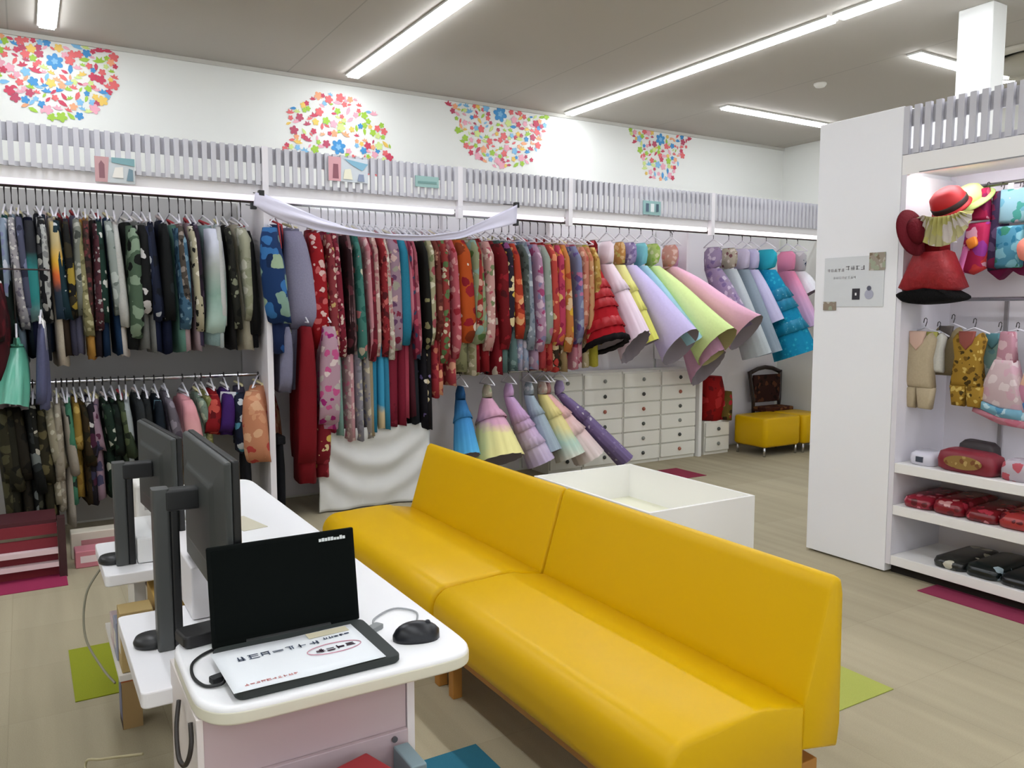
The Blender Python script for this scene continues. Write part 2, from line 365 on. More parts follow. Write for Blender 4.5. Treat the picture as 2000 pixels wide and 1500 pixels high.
# signs on the valance
def sign(x0, x1, z0, z1, parts, label):
    r = empty('sign', ((x0 + x1) / 2, FY - 0.012, z0)); w_ = x1 - x0
    MB().box((-w_ / 2, -0.004, 0), (w_ / 2, 0.004, z1 - z0)).build('panel', mat(parts[0], 0.5), r)
    for i, (c, pts) in enumerate(parts[1]):
        MB().at((0, -0.0065 - i * 0.0012, 0), rx=R(90)).prism([((p - 0.5) * w_, q * (z1 - z0)) for p, q in pts], -0.001, 0.001).build('printed_shape', mat(c, 0.5), r)
    tag(r, label, 'sign', 'signs on the rack tops')
sign(0.41, 0.63, 2.275, 2.425, ('#c9cfd2', [('#c49a9c', [(0, 0), (0.3, 0), (0.36, 1), (0, 1)]), ('#8c6068', [(0.1, 0.15), (0.24, 0.15), (0.24, 0.7), (0.16, 0.85), (0.1, 0.7)]), ('#7aa3a9', [(0.42, 0.8), (1, 0.7), (1, 1), (0.42, 1)]), ('#e8e4dc', [(0.42, 0.2), (0.7, 0.2), (0.7, 0.65), (0.5, 0.6)]), ('#6d8794', [(0.78, 0.1), (0.95, 0.1), (0.95, 0.55), (0.85, 0.6)])]), 'small pink and teal picture sign above the dark kimonos')
sign(1.86, 2.15, 2.40, 2.565, ('#cfd6dc', [('#d9a2a8', [(0, 0), (0.3, 0), (0.32, 1), (0, 1)]), ('#8e5560', [(0.1, 0.1), (0.25, 0.1), (0.24, 0.7), (0.12, 0.7)]), ('#7fb0c8', [(0.4, 0.95), (1, 0.8), (0.85, 0.5), (0.6, 0.7)]), ('#e9e6cf', [(0.36, 0.1), (0.6, 0.1), (0.55, 0.55), (0.4, 0.5)]), ('#8b97b0', [(0.72, 0.05), (0.9, 0.05), (0.88, 0.35), (0.76, 0.35)])]), 'small pink and blue picture sign under the dome decal')
sign(2.52, 2.71, 2.41, 2.49, ('#93b5b1', [('#6d938f', [(0.1, 0.3), (0.9, 0.35), (0.9, 0.55), (0.1, 0.5)])]), 'small blank-looking grey green sign on the rack top')
sign(4.70, 4.90, 2.34, 2.46, ('#8fb3b2', [('#4d5f72', [(0.14, 0.2), (0.3, 0.2), (0.3, 0.8), (0.14, 0.8)]), ('#dfe6e6', [(0.4, 0.2), (0.6, 0.2), (0.6, 0.8), (0.4, 0.8)]), ('#3f5462', [(0.72, 0.2), (0.86, 0.25), (0.86, 0.8), (0.72, 0.8)])]), 'small teal sign with vertical bars above the pastel dresses')

# ------------------------------------------------------------------ garments
HANG = mat('#e6e4ec', 0.35); HANGD = mat('#2a2625', 0.4)
_h = {}
def hanger(parent, wd=0.2, m=HANG, drop=0.15):
    k = (wd, m.name, drop)
    if k in _h: o = _h[k].copy(); COL.objects.link(o); o.parent = parent; return o
    mb = MB(); mb.use(1)
    mb.tube([(0, -0.02, -0.012), (0, -0.014, 0.012), (0, 0.0, 0.0205), (0, 0.014, 0.012), (0, 0.016, -0.004), (0, 0.0, -0.028), (0, 0, -drop + 0.03)], 0.0045, 5)
    mb.use(0)
    mb.tube([(0, -wd, -drop - 0.045), (0, -wd * 0.5, -drop - 0.005), (0, 0, -drop + 0.03), (0, wd * 0.5, -drop - 0.005), (0, wd, -drop - 0.045)], 0.006, 5)
    mb.tube([(0, -wd, -drop - 0.045), (0, wd, -drop - 0.045)], 0.004, 5)
    o = mb.build('hanger', [m, HANGD], parent, smooth=True); _h[k] = o
    return o

def panel(z0, z1, ylo, yhi, th, waves=0.0, rows=9, n=14, ph=0.0, topth=0.6, lean=0.0, freq=2.0, dx=0.0):
    """closed cloth volume hanging between z0 (top) and z1; ylo/yhi are functions of t in 0..1"""
    rs = []
    for i in range(rows):
        t = i / (rows - 1); z = z0 + (z1 - z0) * t; a, b_ = ylo(t), yhi(t); cy, hy = (a + b_) / 2, (b_ - a) / 2
        h = th / 2 * (topth + (1 - topth) * min(1, t * 2.5)); ring = []
        for j in range(n):
            q = 2 * PI * j / n; c, s_ = cos(q), sin(q)
            y = cy + hy * math.copysign(abs(c) ** 0.6, c)
            x = h * math.copysign(abs(s_) ** 0.7, s_)
            x += waves * sin(freq * PI * (y - a) / max(0.05, b_ - a) + ph + t * 1.1) * (0.3 + t)
            x += dx * t + lean * t * t
            ring.append((x, y, z + 0.008 * sin(3 * q + ph) * t))
        rs.append(ring)
    return MB().rings(rs, True, True)

def kimono(px, th, look, pal, zs, zb, rail, ordn, group, noun='kimono', yaw=None, bw=None, body=None, w_=0.27, place=None, Y=RY, zr=2.262, drop=0.15, lab=None, dz=0, seed=0, hm=HANG):
    rnd = random.Random(hash_(look) + seed)
    X = rail_x(px, Y - w_) if place is None else place
    yaw = rnd.uniform(-0.14, 0.08) if yaw is None else yaw
    r = empty('kimono' if noun in ('kimono', 'robe') else noun.split()[-1], (X, Y, zr), yaw)
    hanger(r, 0.19, hm, drop)
    T = -drop - 0.03 + rnd.uniform(-0.02, 0.01); ph = rnd.random() * 6; dr = rnd.uniform(-0.01, 0.06); zs += rnd.uniform(-0.10, 0.04); zb += rnd.uniform(-0.03, 0.02); body = body or pal; bw = bw or th
    hb = w_ * 0.68
    panel(T, zb - zr, lambda t: -hb * min(1, 0.45 + t * 5), lambda t: hb * min(1, 0.45 + t * 5), bw, 0.006, ph=ph, dx=dr * 0.8).build('body', body, r, smooth=True)
    for s_ in (-1, 1):
        lo = lambda t: w_ * min(1.0, 0.72 + 2.2 * t) if t < 0.85 else w_ * (1 - (t - 0.85) * 1.6)
        hi = lambda t: hb * 0.45 if t < 0.3 else hb * (0.45 + 0.35 * (t - 0.3) / 0.7)
        if s_ < 0: f0, f1 = (lambda t: -lo(t)), (lambda t: -hi(t))
        else: f0, f1 = hi, lo
        panel(T - 0.03, zs - zr, f0, f1, th, 0.005, ph=ph + s_, dx=dr, lean=rnd.uniform(-0.015, 0.02)).build('sleeve', pal, r, smooth=True)
    mb = MB(); mb.tube([(0.3 * th, -0.05, T - 0.16), (0.2 * th, -0.045, T + 0.01), (-0.2 * th, 0.0, T + 0.035), (0.2 * th, 0.045, T + 0.01), (0.3 * th, 0.05, T - 0.16)], 0.009, 5)
    mb.build('collar', mat(rnd.choice(('#e8e4e0', '#d9c9c6', '#cfcfd8', '#b8494f', '#e6ddb0')), 0.8), r, smooth=True)
    tag(r, lab or ('%s %s, %s, %s' % (look, noun, ordn, rail)), 'kimono' if noun == 'kimono' else noun, group)
    return r
def hash_(s):
    v = 7
    for ch in s: v = (v * 131 + ord(ch)) % 1000003
    return v
ORD = 'first second third fourth fifth sixth seventh eighth ninth tenth eleventh twelfth thirteenth fourteenth fifteenth sixteenth seventeenth eighteenth nineteenth twentieth twenty-first twenty-second twenty-third twenty-fourth twenty-fifth twenty-sixth twenty-seventh twenty-eighth twenty-ninth thirtieth thirty-first thirty-second thirty-third thirty-fourth thirty-fifth thirty-sixth'.split()

K = lambda b, m, s=18, c=0.42, rough=0.75, big=None: floral(deep(b), [deep(x, 0.72) for x in m], s, c, rough, big)
S = lambda c, r=0.8: mat(deep(c), r, bump=0.15, bscale=90, vary=0.12)
# upper rail of the dark rack: px, px width, look, sleeves, body, sleeve hem z, body hem z
UL = [
 (2, 20, 'very dark green', K('#10201a', ['#1d3329', '#0c1210']), S('#3a0d14'), 1.30, 0.95),
 (24, 14, 'pale blue and lilac', K('#9fb0c4', ['#8d93b8', '#dfe2ee']), S('#2b6a66'), 1.42, 1.22),
 (38, 14, 'grey and white striped', K('#b9b4b8', ['#ece7e2', '#7d7784'], 40), S('#9db2c0'), 1.40, 1.20),
 (52, 13, 'slate and lavender', K('#5d6078', ['#8387a6', '#33364a']), S('#1c2a33'), 1.45, 1.22),
 (68, 20, 'navy and teal block-dyed', bands([(0, '#a4b7b6'), (0.3, '#217f7e'), (0.55, '#217f7e'), (0.7, '#11131c')], -0.85, -0.15), S('#141a3a'), 1.47, 1.22),
 (87, 15, 'white and black spotted', K('#cfd0cc', ['#1d1d20', '#8f9090'], 22, 0.5), S('#1b1f2a'), 1.47, 1.22),
 (101, 13, 'black with grey shapes', K('#17181b', ['#a9a8a2', '#3c3d40'], 16, 0.45), S('#1a2d47'), 1.44, 1.23),
 (115, 18, 'olive, yellow and orange dyed', bands([(0, '#23425a'), (0.35, '#1d2b3a'), (0.5, '#d4622b'), (0.62, '#d9a830'), (0.8, '#b8a678')], -0.85, -0.15), S('#e0d3bd'), 1.46, 1.17),
 (131, 12, 'dark teal white-edged', K('#1d3a44', ['#dfe4e6', '#152733'], 20, 0.3), S('#3b2c20'), 1.45, 1.22),
 (145, 13, 'black and mustard', K('#1c1b1a', ['#b59a3c', '#3a3424'], 14, 0.45), S('#4e4c60'), 1.43, 1.21),
 (159, 14, 'grey sage', K('#8d9186', ['#b9b9ae', '#4b4f49']), S('#67667c'), 1.44, 1.22),
 (173, 14, 'khaki olive', K('#a09a6e', ['#6d6a48', '#cfc9a0'], 26), S('#d09a4a'), 1.43, 1.21),
 (185, 11, 'dark brown checked', K('#4d352f', ['#7c3d3f', '#2a211f'], 34, 0.5), S('#c78f45'), 1.45, 1.22),
 (197, 13, 'maroon with grey dots', K('#5a2f38', ['#b5b0ae', '#38202a'], 36, 0.35), S('#2a2026'), 1.43, 1.21),
 (210, 13, 'bottle green with white', K('#1f3c33', ['#d9d8cf', '#14261f'], 14, 0.4), S('#16304f'), 1.44, 1.22),
 (226, 17, 'pale sage grey', K('#a9b3ad', ['#7b857f', '#c7cec9'], 12), S('#1b3a5c'), 1.46, 1.22),
 (242, 14, 'plain off-white', S('#dcdcd6'), S('#e6dfd6'), 1.43, 1.23),
 (262, 20, 'sage green with black sprigs', K('#587058', ['#121513', '#8fa58c'], 13, 0.5), S('#191b1b'), 1.42, 1.23),
 (281, 19, 'black with white chrysanthemums', K('#121314', ['#e2dedd', '#6f706e', '#2a2b2b'], 11, 0.34), S('#7e807c'), 1.44, 1.24),
 (298, 13, 'midnight blue with a white streak', K('#232b45', ['#c9ced6', '#151a2b'], 12, 0.36), S('#8a8c88'), 1.40, 1.24),
 (314, 15, 'plain dark navy', K('#1b2238', ['#2c3a5d', '#10141f'], 12, 0.4), S('#101a38'), 1.44, 1.24),
 (332, 18, 'black with pale oval crests', K('#131617', ['#b9bdb8', '#232a2c'], 8, 0.33), S('#0e1734'), 1.42, 1.24),
 (354, 19, 'steel blue patterned', K('#4d7590', ['#2c4b62', '#86a6b8'], 20, 0.45), S('#6c9a8c'), 1.45, 1.24),
 (372, 14, 'taupe and black', K('#5a5149', ['#2b2724', '#9a8f86'], 24, 0.45), S('#c2a7aa'), 1.42, 1.24),
 (386, 12, 'cream with black squares', K('#cdc4a6', ['#1d1b18', '#efe9d4'], 22, 0.4), S('#b79fa5'), 1.42, 1.24),
 (398, 12, 'plum black', K('#2f2230', ['#4c3a4e', '#171218'], 14, 0.4), S('#4f4560'), 1.47, 1.24),
 (420, 30, 'pale lavender to mint dyed', bands([(0, '#bcd6cd'), (0.35, '#7f9c8e'), (0.6, '#a3a9a2'), (0.85, '#cdd0de')], -0.85, -0.15), S('#a8c6c6'), 1.42, 1.25),
 (446, 13, 'white cotton', S('#e1e3df'), S('#d3dfdf'), 1.44, 1.25),
 (460, 12, 'black and cream leafy', K('#2a2a24', ['#8f927a', '#111210'], 18, 0.4), S('#22201f'), 1.44, 1.25),
 (478, 22, 'ivory with sage leaves', K('#c9c9ae', ['#a9ad90', '#e4e3d2'], 14, 0.45), S('#cfc7b0'), 1.43, 1.25),
 (496, 14, 'plain black', S('#101112'), S('#15161a'), 1.42, 1.25)]
GP = 'dark kimonos on the upper rail'
nUL = len(UL)
for i, (px, wpx, look, a, b_, zs, zb) in enumerate(UL):
    kimono(px, max(0.05, wpx * 0.0040), look, a, zs, zb, 'upper dark rail', ORD[nUL - 1 - i] + ' from the blue one', GP, body=b_, yaw=(0.15 if wpx >= 19 and px > 200 else None))
kimono(530, 0.16, 'blue', K('#1d3f73', ['#8fb0a0', '#3d7bb8', '#132b52', '#a9c0a0'], 8, 0.46, big=None), 1.44, 1.2, '', '', GP, yaw=-0.5, body=K('#182a55', ['#2c5ba0', '#c5cfb5'], 9, 0.3), bw=0.10, place=1.52, Y=5.68, zr=2.262,
       lab='royal blue kimono with large pale green flowers at the rack post')

# bright rack, upper rail (long kimonos first, then short ones)
RD = '#a01a28'
UM = [
 (592, 50, 'plain lilac grey', S('#a9a6c0'), S('#8c8aa6'), 1.33, 0.95),
 (633, 30, 'red with white and pink blossoms', K('#b01822', ['#efc9c0', '#d96a6a', '#8c1420'], 15, 0.36), K('#8c1526', ['#b52038', '#70101c']), 1.22, 1.05),
 (656, 16, 'dusky red with gold flowers', K('#a04048', ['#d9b878', '#e7c9b8', '#7a2a34'], 20), K('#b02a50', ['#8c1a3c', '#e6b0b8']), 1.18, 0.62),
 (670, 15, 'crimson and rose speckled', K('#8c2438', ['#d9808c', '#5c1826', '#e5cfc0'], 30, 0.42), S('#8fb8ac'), 1.14, 0.56),
 (684, 13, 'almost black wine', K('#33141a', ['#5c2630', '#1c0d10'], 12), K('#c8a3a6', ['#e3c9c4', '#d57d95'], 22), 1.20, 0.55),
 (697, 13, 'mauve brown', K('#8c6a6c', ['#a8868a', '#5f4446']), K('#e0a8ae', ['#f0d2ce', '#cf7a8a'], 18), 1.17, 0.53),
 (708, 14, 'teal with cream flowers', K('#4f8a80', ['#ddd8bd', '#2e6a60', '#d98a8c'], 14, 0.42), K('#a5a3ae', ['#c8c0b0', '#87858f'], 22), 1.15, 0.55),
 (719, 12, 'soft pink', K('#dd98a0', ['#ecc4c4', '#c87884'], 18), K('#b9b0aa', ['#ded3b8', '#8c8aa0'], 22), 1.13, 0.56),
 (730, 13, 'dark crimson', K('#7a1c2c', ['#a03344', '#581220'], 18), S('#b9a683'), 1.15, 0.58),
 (741, 12, 'pinkish cream', K('#dcb3a8', ['#eed6cb', '#b8747a'], 24), S('#2f8fb4'), 1.16, 0.6),
 (752, 13, 'red with dark folds', K('#a02c34', ['#5a1a20', '#cf6a66'], 22, 0.45), bands([(0, '#cfb995'), (0.3, '#d8c39a'), (0.4, '#2f8db0')], -1.7, -1.0), 1.12, 0.6),
 (764, 12, 'cream with faint flowers', K('#d8c9b8', ['#c27f83', '#efe6da'], 26), S('#3a93b5'), 1.16, 0.62),
 (783, 28, 'lavender and plum flowered', K('#b08fa0', ['#6b4468', '#d9b8b0', '#a9a594', '#8c2d44'], 18, 0.46), K('#8c2038', ['#a0304a', '#741a2e'], 14), 1.30, 0.62),
 (796, 20, 'turquoise', S('#2c8aa8'), S('#8c2038'), 1.20, 0.64),
 (803, 9, 'bright rose', S('#de8496'), S('#b9485c'), 1.36, 0.66),
 (811, 11, 'navy and crimson', K('#8c2a46', ['#2f4560', '#b84a60'], 16, 0.45), S('#56202c'), 1.22, 0.66),
 (820, 11, 'dusty rose', K('#b8606e', ['#d0909a', '#8c3c4c'], 20), S('#23262e'), 1.18, 0.64),
 (832, 13, 'black with cream edge', K('#17150f', ['#8f8a62', '#0f0e0c'], 12, 0.3), K('#15121a', ['#d9c08c', '#6b5c8c', '#f0e6d0'], 14, 0.28), 1.20, 0.57),
 (845, 14, 'olive cream', K('#b8b08c', ['#7c845c', '#e3dcc0', '#a8545a'], 18, 0.44), K('#1a1518', ['#e0cfa8', '#8c7aa8'], 12, 0.33), 1.30, 0.57),
 (857, 13, 'russet brown', K('#7a3a30', ['#5a2420', '#c28a74'], 20), K('#b83a44', ['#e0866c', '#8c2030'], 16), 1.32, 0.82),
 (872, 16, 'red, cream and green', K('#a8403c', ['#dccfb0', '#5f7c4c', '#7c1c24'], 20, 0.46), K('#c04a4a', ['#e8a07c', '#8c1c2a'], 14, 0.44), 1.12, 0.86),
 (888, 14, 'pink and red', K('#cf6470', ['#e5a0a0', '#a02834'], 18), K('#c8505a', ['#eaa98c', '#8c1c2c'], 13, 0.44), 1.20, 0.93)]
for i, (px, wpx, look, a, b_, zs, zb) in enumerate(UM):
    kimono(px, max(0.045, wpx * 0.0043), look, a, zs, zb, 'bright rail', ORD[i + 1] + ' from the blue one', 'bright kimonos with long sleeves', body=b_, bw=max(0.065, wpx * 0.0043), yaw=(-0.12 if i < 2 else None))
UM2 = [
 (905, 24, 'orange and red with white chrysanthemums', K('#cf5a1e', ['#8c1424', '#f3e3cf', '#a01c2c', '#8c3a18'], 9, 0.47), K('#93926a', ['#c8c09a', '#6c6a4c'], 14), 1.27, 1.0),
 (930, 20, 'leaf green and cream', K('#a3ab84', ['#5c7c44', '#dcd8c0', '#8fb0a4', '#c06a5c'], 14, 0.46), K('#b0a888', ['#8c8660', '#dccfb5']), 1.27, 1.0),
 (944, 12, 'scarlet and olive', K('#a8322c', ['#7c8c54', '#d9b09c', '#6a1a1c'], 18, 0.46), K('#8c1620', ['#efe0c8', '#a81e2a'], 11, 0.3), 1.30, 1.0),
 (958, 15, 'pale pink flowered', K('#dca79f', ['#efd5c8', '#bf5c6a', '#7f8c62'], 20, 0.45), K('#941a22', ['#f0e2cc', '#5f6a40'], 8, 0.3), 1.27, 0.99),
 (980, 18, 'deep red', K('#7c0f18', ['#9c1c28', '#4f0a10'], 12), K('#8c1824', ['#efe0cc', '#b03038'], 9, 0.33), 1.25, 1.0),
 (997, 14, 'black and yellow flowered', K('#2a2030', ['#e0b84c', '#8c4a7c', '#f0dca8'], 14, 0.45), S('#5f7a74'), 1.27, 1.02),
 (1013, 16, 'orange red and peach', K('#c04028', ['#f0b078', '#8c1c24', '#e8744c'], 12, 0.46), K('#6f8a88', ['#90a8a4', '#4c6462']), 1.26, 1.0),
 (1027, 11, 'dark grey green', K('#5f6862', ['#8c9490', '#3c443f'], 18), K('#b9b4cc', ['#8fa3bd', '#dcd9e6']), 1.22, 1.02),
 (1040, 13, 'silver blue', K('#98a2ae', ['#c4cad2', '#6a7684'], 20), K('#aeb6cc', ['#7c94b4', '#dcd0dc'], 14), 1.22, 0.98),
 (1054, 14, 'lilac pink', K('#c498b4', ['#8f88ac', '#e2c4d4', '#b04c78'], 16, 0.45), K('#c8a6c0', ['#8fa8c8', '#e8d2de'], 14), 1.25, 1.0),
 (1069, 16, 'pale sage', K('#a9b4a8', ['#8a9a8c', '#d6d2d6', '#c87c98'], 14), S('#c2464a'), 1.28, 1.0),
 (1084, 15, 'coral red flowered', K('#d04c44', ['#f0966c', '#a82c3c', '#e8c898'], 13, 0.45), K('#c84a40', ['#f0a070', '#9c2028'], 14), 1.24, 1.0),
 (1099, 15, 'hot pink and orange', K('#d4486a', ['#f0884c', '#f0c070', '#a0284a'], 13, 0.46), K('#3a2a1c', ['#e8cfa0', '#c8443c', '#8c9a5c', '#e8e0cc'], 14, 0.5), 1.24, 1.0),
 (1114, 14, 'golden orange', K('#dc8a48', ['#e8b83c', '#b84c2c', '#f0cca0'], 13, 0.45), K('#b09468', ['#e8dcc0', '#6c5c3c', '#c04840'], 14, 0.48), 1.22, 1.0),
 (1130, 14, 'blue grey and violet', K('#8c90b4', ['#aab4c8', '#6c5c98', '#c87ca0'], 14), K('#dc90a0', ['#f0d0d4', '#a83c54'], 13, 0.42), 1.24, 1.0),
 (1145, 13, 'salmon', K('#dc8c74', ['#efbca0', '#c05c50'], 16), K('#e0a4ac', ['#f2dce0', '#b4506a', '#5c2c34'], 14, 0.45), 1.26, 1.0),
 (1158, 13, 'peach striped', K('#e0a878', ['#f0ccac', '#c87858'], 18), K('#d8c8a0', ['#efe6cc', '#b8a870']), 1.26, 1.0),
 (1171, 15, 'gold and tan', K('#d4ac58', ['#e8cc88', '#a87838'], 18, 0.44), S('#d8cc4c'), 1.30, 1.0)]
for i, (px, wpx, look, a, b_, zs, zb) in enumerate(UM2):
    kimono(px, wpx * 0.0054, look, a, zs, zb, 'bright rail', ORD[len(UM2) - 1 - i] + ' from the red dress', "children's kimonos on the bright rail", body=b_, yaw=(0.15 if wpx >= 18 else None))

# dresses ---------------------------------------------------------------------
def dress(name, X, Y, zr, L, rt, rb, dx, dy, m, label, group, bod=None, waist=0.3, flat=0.55, ruff=0.012, folds=14, tiers=0, tierm=None, ht=None, lining='#8f8790', hem=None, inner=None, drop=0.10, yaw=0.0, cat='dress', bows=0):
    """dress on a hanger; the skirt's axis leans by (dx, dy) at the hem; rt/rb = waist and hem half widths"""
    rnd = random.Random(hash_(label)); r = empty(name, (X, Y, zr), yaw)
    hanger(r, 0.13, HANG, drop)
    T = -drop - 0.03; ZW = T - waist * 0.75; n = 40; ph = rnd.random() * 6
    bod = bod or m
    def ring(c, a, b_, tilt, q=0.0, am=0.0, fr=folds):
        out = []
        nx = Vector((tilt[0], tilt[1], -1)).normalized()
        u = Vector((0, -1, 0)) - nx * Vector((0, -1, 0)).dot(nx); u.normalize(); v = nx.cross(u)
        for j in range(n):
            t = 2 * PI * j / n; k = 1 + am * sin(fr * t + ph + q)
            out.append(tuple(Vector(c) + u * cos(t) * a * k + v * sin(t) * b_ * k))
        return out
    # bodice with straps
    wz = (0, 0, ZW)
    rs = [ring((0, 0, T - 0.02), rt * 0.75, 0.015, (0, 0)), ring((0, 0, T - 0.06), rt * 1.15, rt * 0.36, (0, 0)), ring((0, 0, (T + ZW) / 2 - 0.02), rt * 1.1, rt * 0.5, (0, 0), 0, 0.05), ring(wz, rt, rt * 0.6, (dx, dy))]
    MB().rings(rs, True, True).build('bodice', bod, r, smooth=True)
    Ls = L + ZW        # remaining length (ZW negative)
    rs = []; K_ = 9; tilt = (dx / max(0.1, Ls), dy / max(0.1, Ls))
    cen = []; ht = ht or tilt
    for i in range(K_):
        t = i / (K_ - 1); a = rt + (rb - rt) * t ** 0.8
        fl = 0.6 + (flat - 0.6) * t if flat < 1 else 0.6 + 0.35 * t
        c = (dx * t, dy * t, ZW - Ls * t); cen.append((c, a, a * fl))
        tl = (tilt[0] * min(1, t * 2) + (ht[0] - tilt[0]) * t ** 3, tilt[1] * min(1, t * 2) + (ht[1] - tilt[1]) * t ** 3)
        rs.append(ring(c, a, a * fl, tl, t * 0.8, ruff * (0.5 + 4 * t)))
    # turn under at the hem and come back up inside
    c, a, b_ = cen[-1]
    rs.append(ring(c, a * 0.97, b_ * 0.96, ht, 0.8, ruff * 4))
    c6, a6, b6 = cen[-4]
    rs.append(ring(c6, a6 * 0.9, b6 * 0.9, tilt, 0.5, ruff))
    sk = MB(); sk.rings(rs[:K_]); sk.use(1); sk.rings(rs[K_ - 1:], False, True); sk.build('skirt', [m, mat(lining, 0.9)], r, smooth=True)
    for k in range(tiers):
        t0 = 0.25 + 0.7 * k / max(1, tiers); i = min(K_ - 2, int(t0 * (K_ - 1))); c, a, b_ = cen[i]; c2, a2, b2 = cen[i + 1]
        mid = ring(c, a * 1.02, b_ * 1.02, tilt, k, ruff); low = ring(c2, a2 * 1.1, b2 * 1.12, tilt, k, ruff * 5)
        MB().rings([mid, low, ring(c2, a2 * 1.06, b2 * 1.07, tilt, k, ruff * 5)]).build('ruffle', tierm or m, r, smooth=True)
    if hem:
        c, a, b_ = cen[-1]; up = cen[-2]
        q = [tuple((Vector(c) * 0.75 + Vector(up[0]) * 0.25))]
        MB().rings([ring(q[0], a * 0.99, b_ * 1.0, ht, 0.8, ruff * 4), ring(c, a * 1.10, b_ * 1.12, ht, 0.8, ruff * 6), ring(tuple(Vector(c) + Vector((0, -0.01, -0.04))), a * 1.08, b_ * 1.1, ht, 1.8, ruff * 7), ring(tuple(Vector(c) + Vector((0, 0, -0.02))), a * 0.9, b_ * 0.9, ht, 0.8, ruff * 4)]).build('hem_trim', hem, r, smooth=True)
    for k in range(bows):
        i = 2 + 2 * k; c, a, b_ = cen[min(i, K_ - 1)]
        MB().at((c[0] - b_ * 0.6, c[1] - a * 0.8, c[2]), rz=0.8).prism([(-0.04, -0.02), (0, -0.006), (0.04, -0.02), (0.04, 0.02), (0, 0.006), (-0.04, 0.02)], -0.01, 0.01).build('bow', tierm or m, r)
    tag(r, label, cat, group)
    return r
tul = lambda c: mat(c, 0.85, bump=0.1, bscale=50, vary=0.06)
GD = 'pastel dresses on the upper dress rail'
RZ = 2.262
DY = 5.80
dress('dress', 4.33, DY, RZ, 1.05, 0.08, 0.25, -0.02, -0.24, tul('#a3141f'), 'red tiered dress with a black hem next to the gold kimono', GD, tiers=4, tierm=mat('#b01a26', 0.4), hem=S('#160f12'), flat=0.55, bod=K('#8c1019', ['#d8606a', '#5c0a10'], 18))
dress('dress', 4.50, DY, RZ, 1.09, 0.09, 0.22, 0.12, -0.28, bands([(0, '#ead6e6'), (0.5, '#e8d4e2'), (1, '#efdfe8')], -1.1, -0.2), 'white and lilac pink dress between the red dress and the yellow dress', GD, ht=(0.1, -0.95), flat=0.5, tiers=1)
dress('dress', 4.65, DY, RZ, 1.06, 0.07, 0.13, 0.14, -0.26, bands([(0, '#dede62'), (0.6, '#e3e07c'), (1, '#efe9a8')], -1.1, -0.2), 'narrow yellow dress with an orange top', GD, bod=K('#e0a45c', ['#f0c890', '#d8c870'], 22), flat=0.5, tiers=2, bows=1)
dress('dress', 4.76, DY, RZ, 1.10, 0.09, 0.25, 0.34, -0.34, tul('#cfc3ee'), 'smooth lilac bell-skirted dress', GD, ht=(0.1, -0.95), flat=0.62, ruff=0.002, bod=K('#b9a8dc', ['#8c7cae', '#ded4f2'], 20))
dress('dress', 4.90, DY, RZ, 1.06, 0.08, 0.16, 0.40, -0.26, tul('#a4d0de'), 'light blue dress squeezed between the lilac and lime ones', GD, flat=0.5, ruff=0.004, bod=tul('#7cc0c8'))
dress('dress', 5.04, DY, RZ, 1.11, 0.09, 0.27, 0.50, -0.36, tul('#dcf0a4'), 'lime green bell-skirted dress with flowered top', GD, lining='#a39d6e', ht=(0.1, -0.95), flat=0.62, ruff=0.003, bod=K('#d4e88c', ['#f0f0b8', '#a8cc5c'], 22))
dress('dress', 5.26, DY, RZ, 0.98, 0.09, 0.25, 0.66, -0.36, tul('#f3bcd6'), 'baby pink flared dress with a coral top', GD, ht=(0.1, -0.95), flat=0.5, ruff=0.003, bod=K('#f0b0a4', ['#f8d0c8', '#e88c84'], 22))
dress('dress', 5.42, 5.95, RZ, 1.32, 0.08, 0.27, 0.22, -0.30, tul('#c999b4'), 'dusty mauve dress reaching below the baby pink one', GD, ht=(0.1, -0.95), flat=0.5, ruff=0.008, tiers=2)
GR = 'dresses on the far dress rail'
dress('dress', 5.82, DY, RZ, 0.95, 0.10, 0.17, 0.18, -0.22, K('#b6a4c8', ['#8c7aa8', '#dccfe4', '#a898b0'], 18), 'purple flowered dress beside the far rack post', GR, flat=0.5, ruff=0.006)
dress('dress', 6.03, DY, RZ, 1.22, 0.10, 0.18, 0.20, -0.22, tul('#bcc4c8'), 'grey dress with a cream and brown collar', GR, flat=0.5, ruff=0.006, bod=K('#d8cdb8', ['#8c5c60', '#efe6d8'], 24))
dress('dress', 6.22, DY, RZ, 1.2, 0.09, 0.17, 0.18, -0.22, tul('#8e9ca8'), 'slate grey dress beside the turquoise one', GR, flat=0.45, ruff=0.006, bod=tul('#c8c0d8'))
dress('dress', 6.34, DY, RZ, 0.9, 0.10, 0.16, 0.12, -0.2, tul('#c4c0e0'), 'pale lavender dress behind the turquoise one', GR, flat=0.45, ruff=0.006)
dress('dress', 6.50, 5.74, RZ, 1.22, 0.12, 0.25, 0.18, -0.26, K('#16a4d4', ['#1290c0', '#2cb8d8', '#1398c6'], 30, 0.4), 'shiny turquoise dress with sequinned tiers and shoulder ruffles', GR, flat=0.62, tiers=3, tierm=K('#1ba4d2', ['#9ce4f4', '#1290c0', '#22a8d0'], 45, 0.24, rough=0.35), bod=tul('#2ca4b8'))
dress('dress', 6.88, DY, RZ, 0.95, 0.10, 0.16, 0.12, -0.2, bands([(0, '#c8b4dc'), (0.5, '#dca8cc'), (0.8, '#e88cb0')], -1.0, -0.2), 'hot pink to lilac dress beyond the turquoise one', GR, flat=0.5)
dress('dress', 7.05, DY, RZ, 0.6, 0.10, 0.15, 0.04, -0.12, tul('#e6e6ec'), 'short white dress at the end of the far rail', GR, flat=0.5, bod=K('#e6e6ec', ['#23355c', '#f0f0f4'], 10))
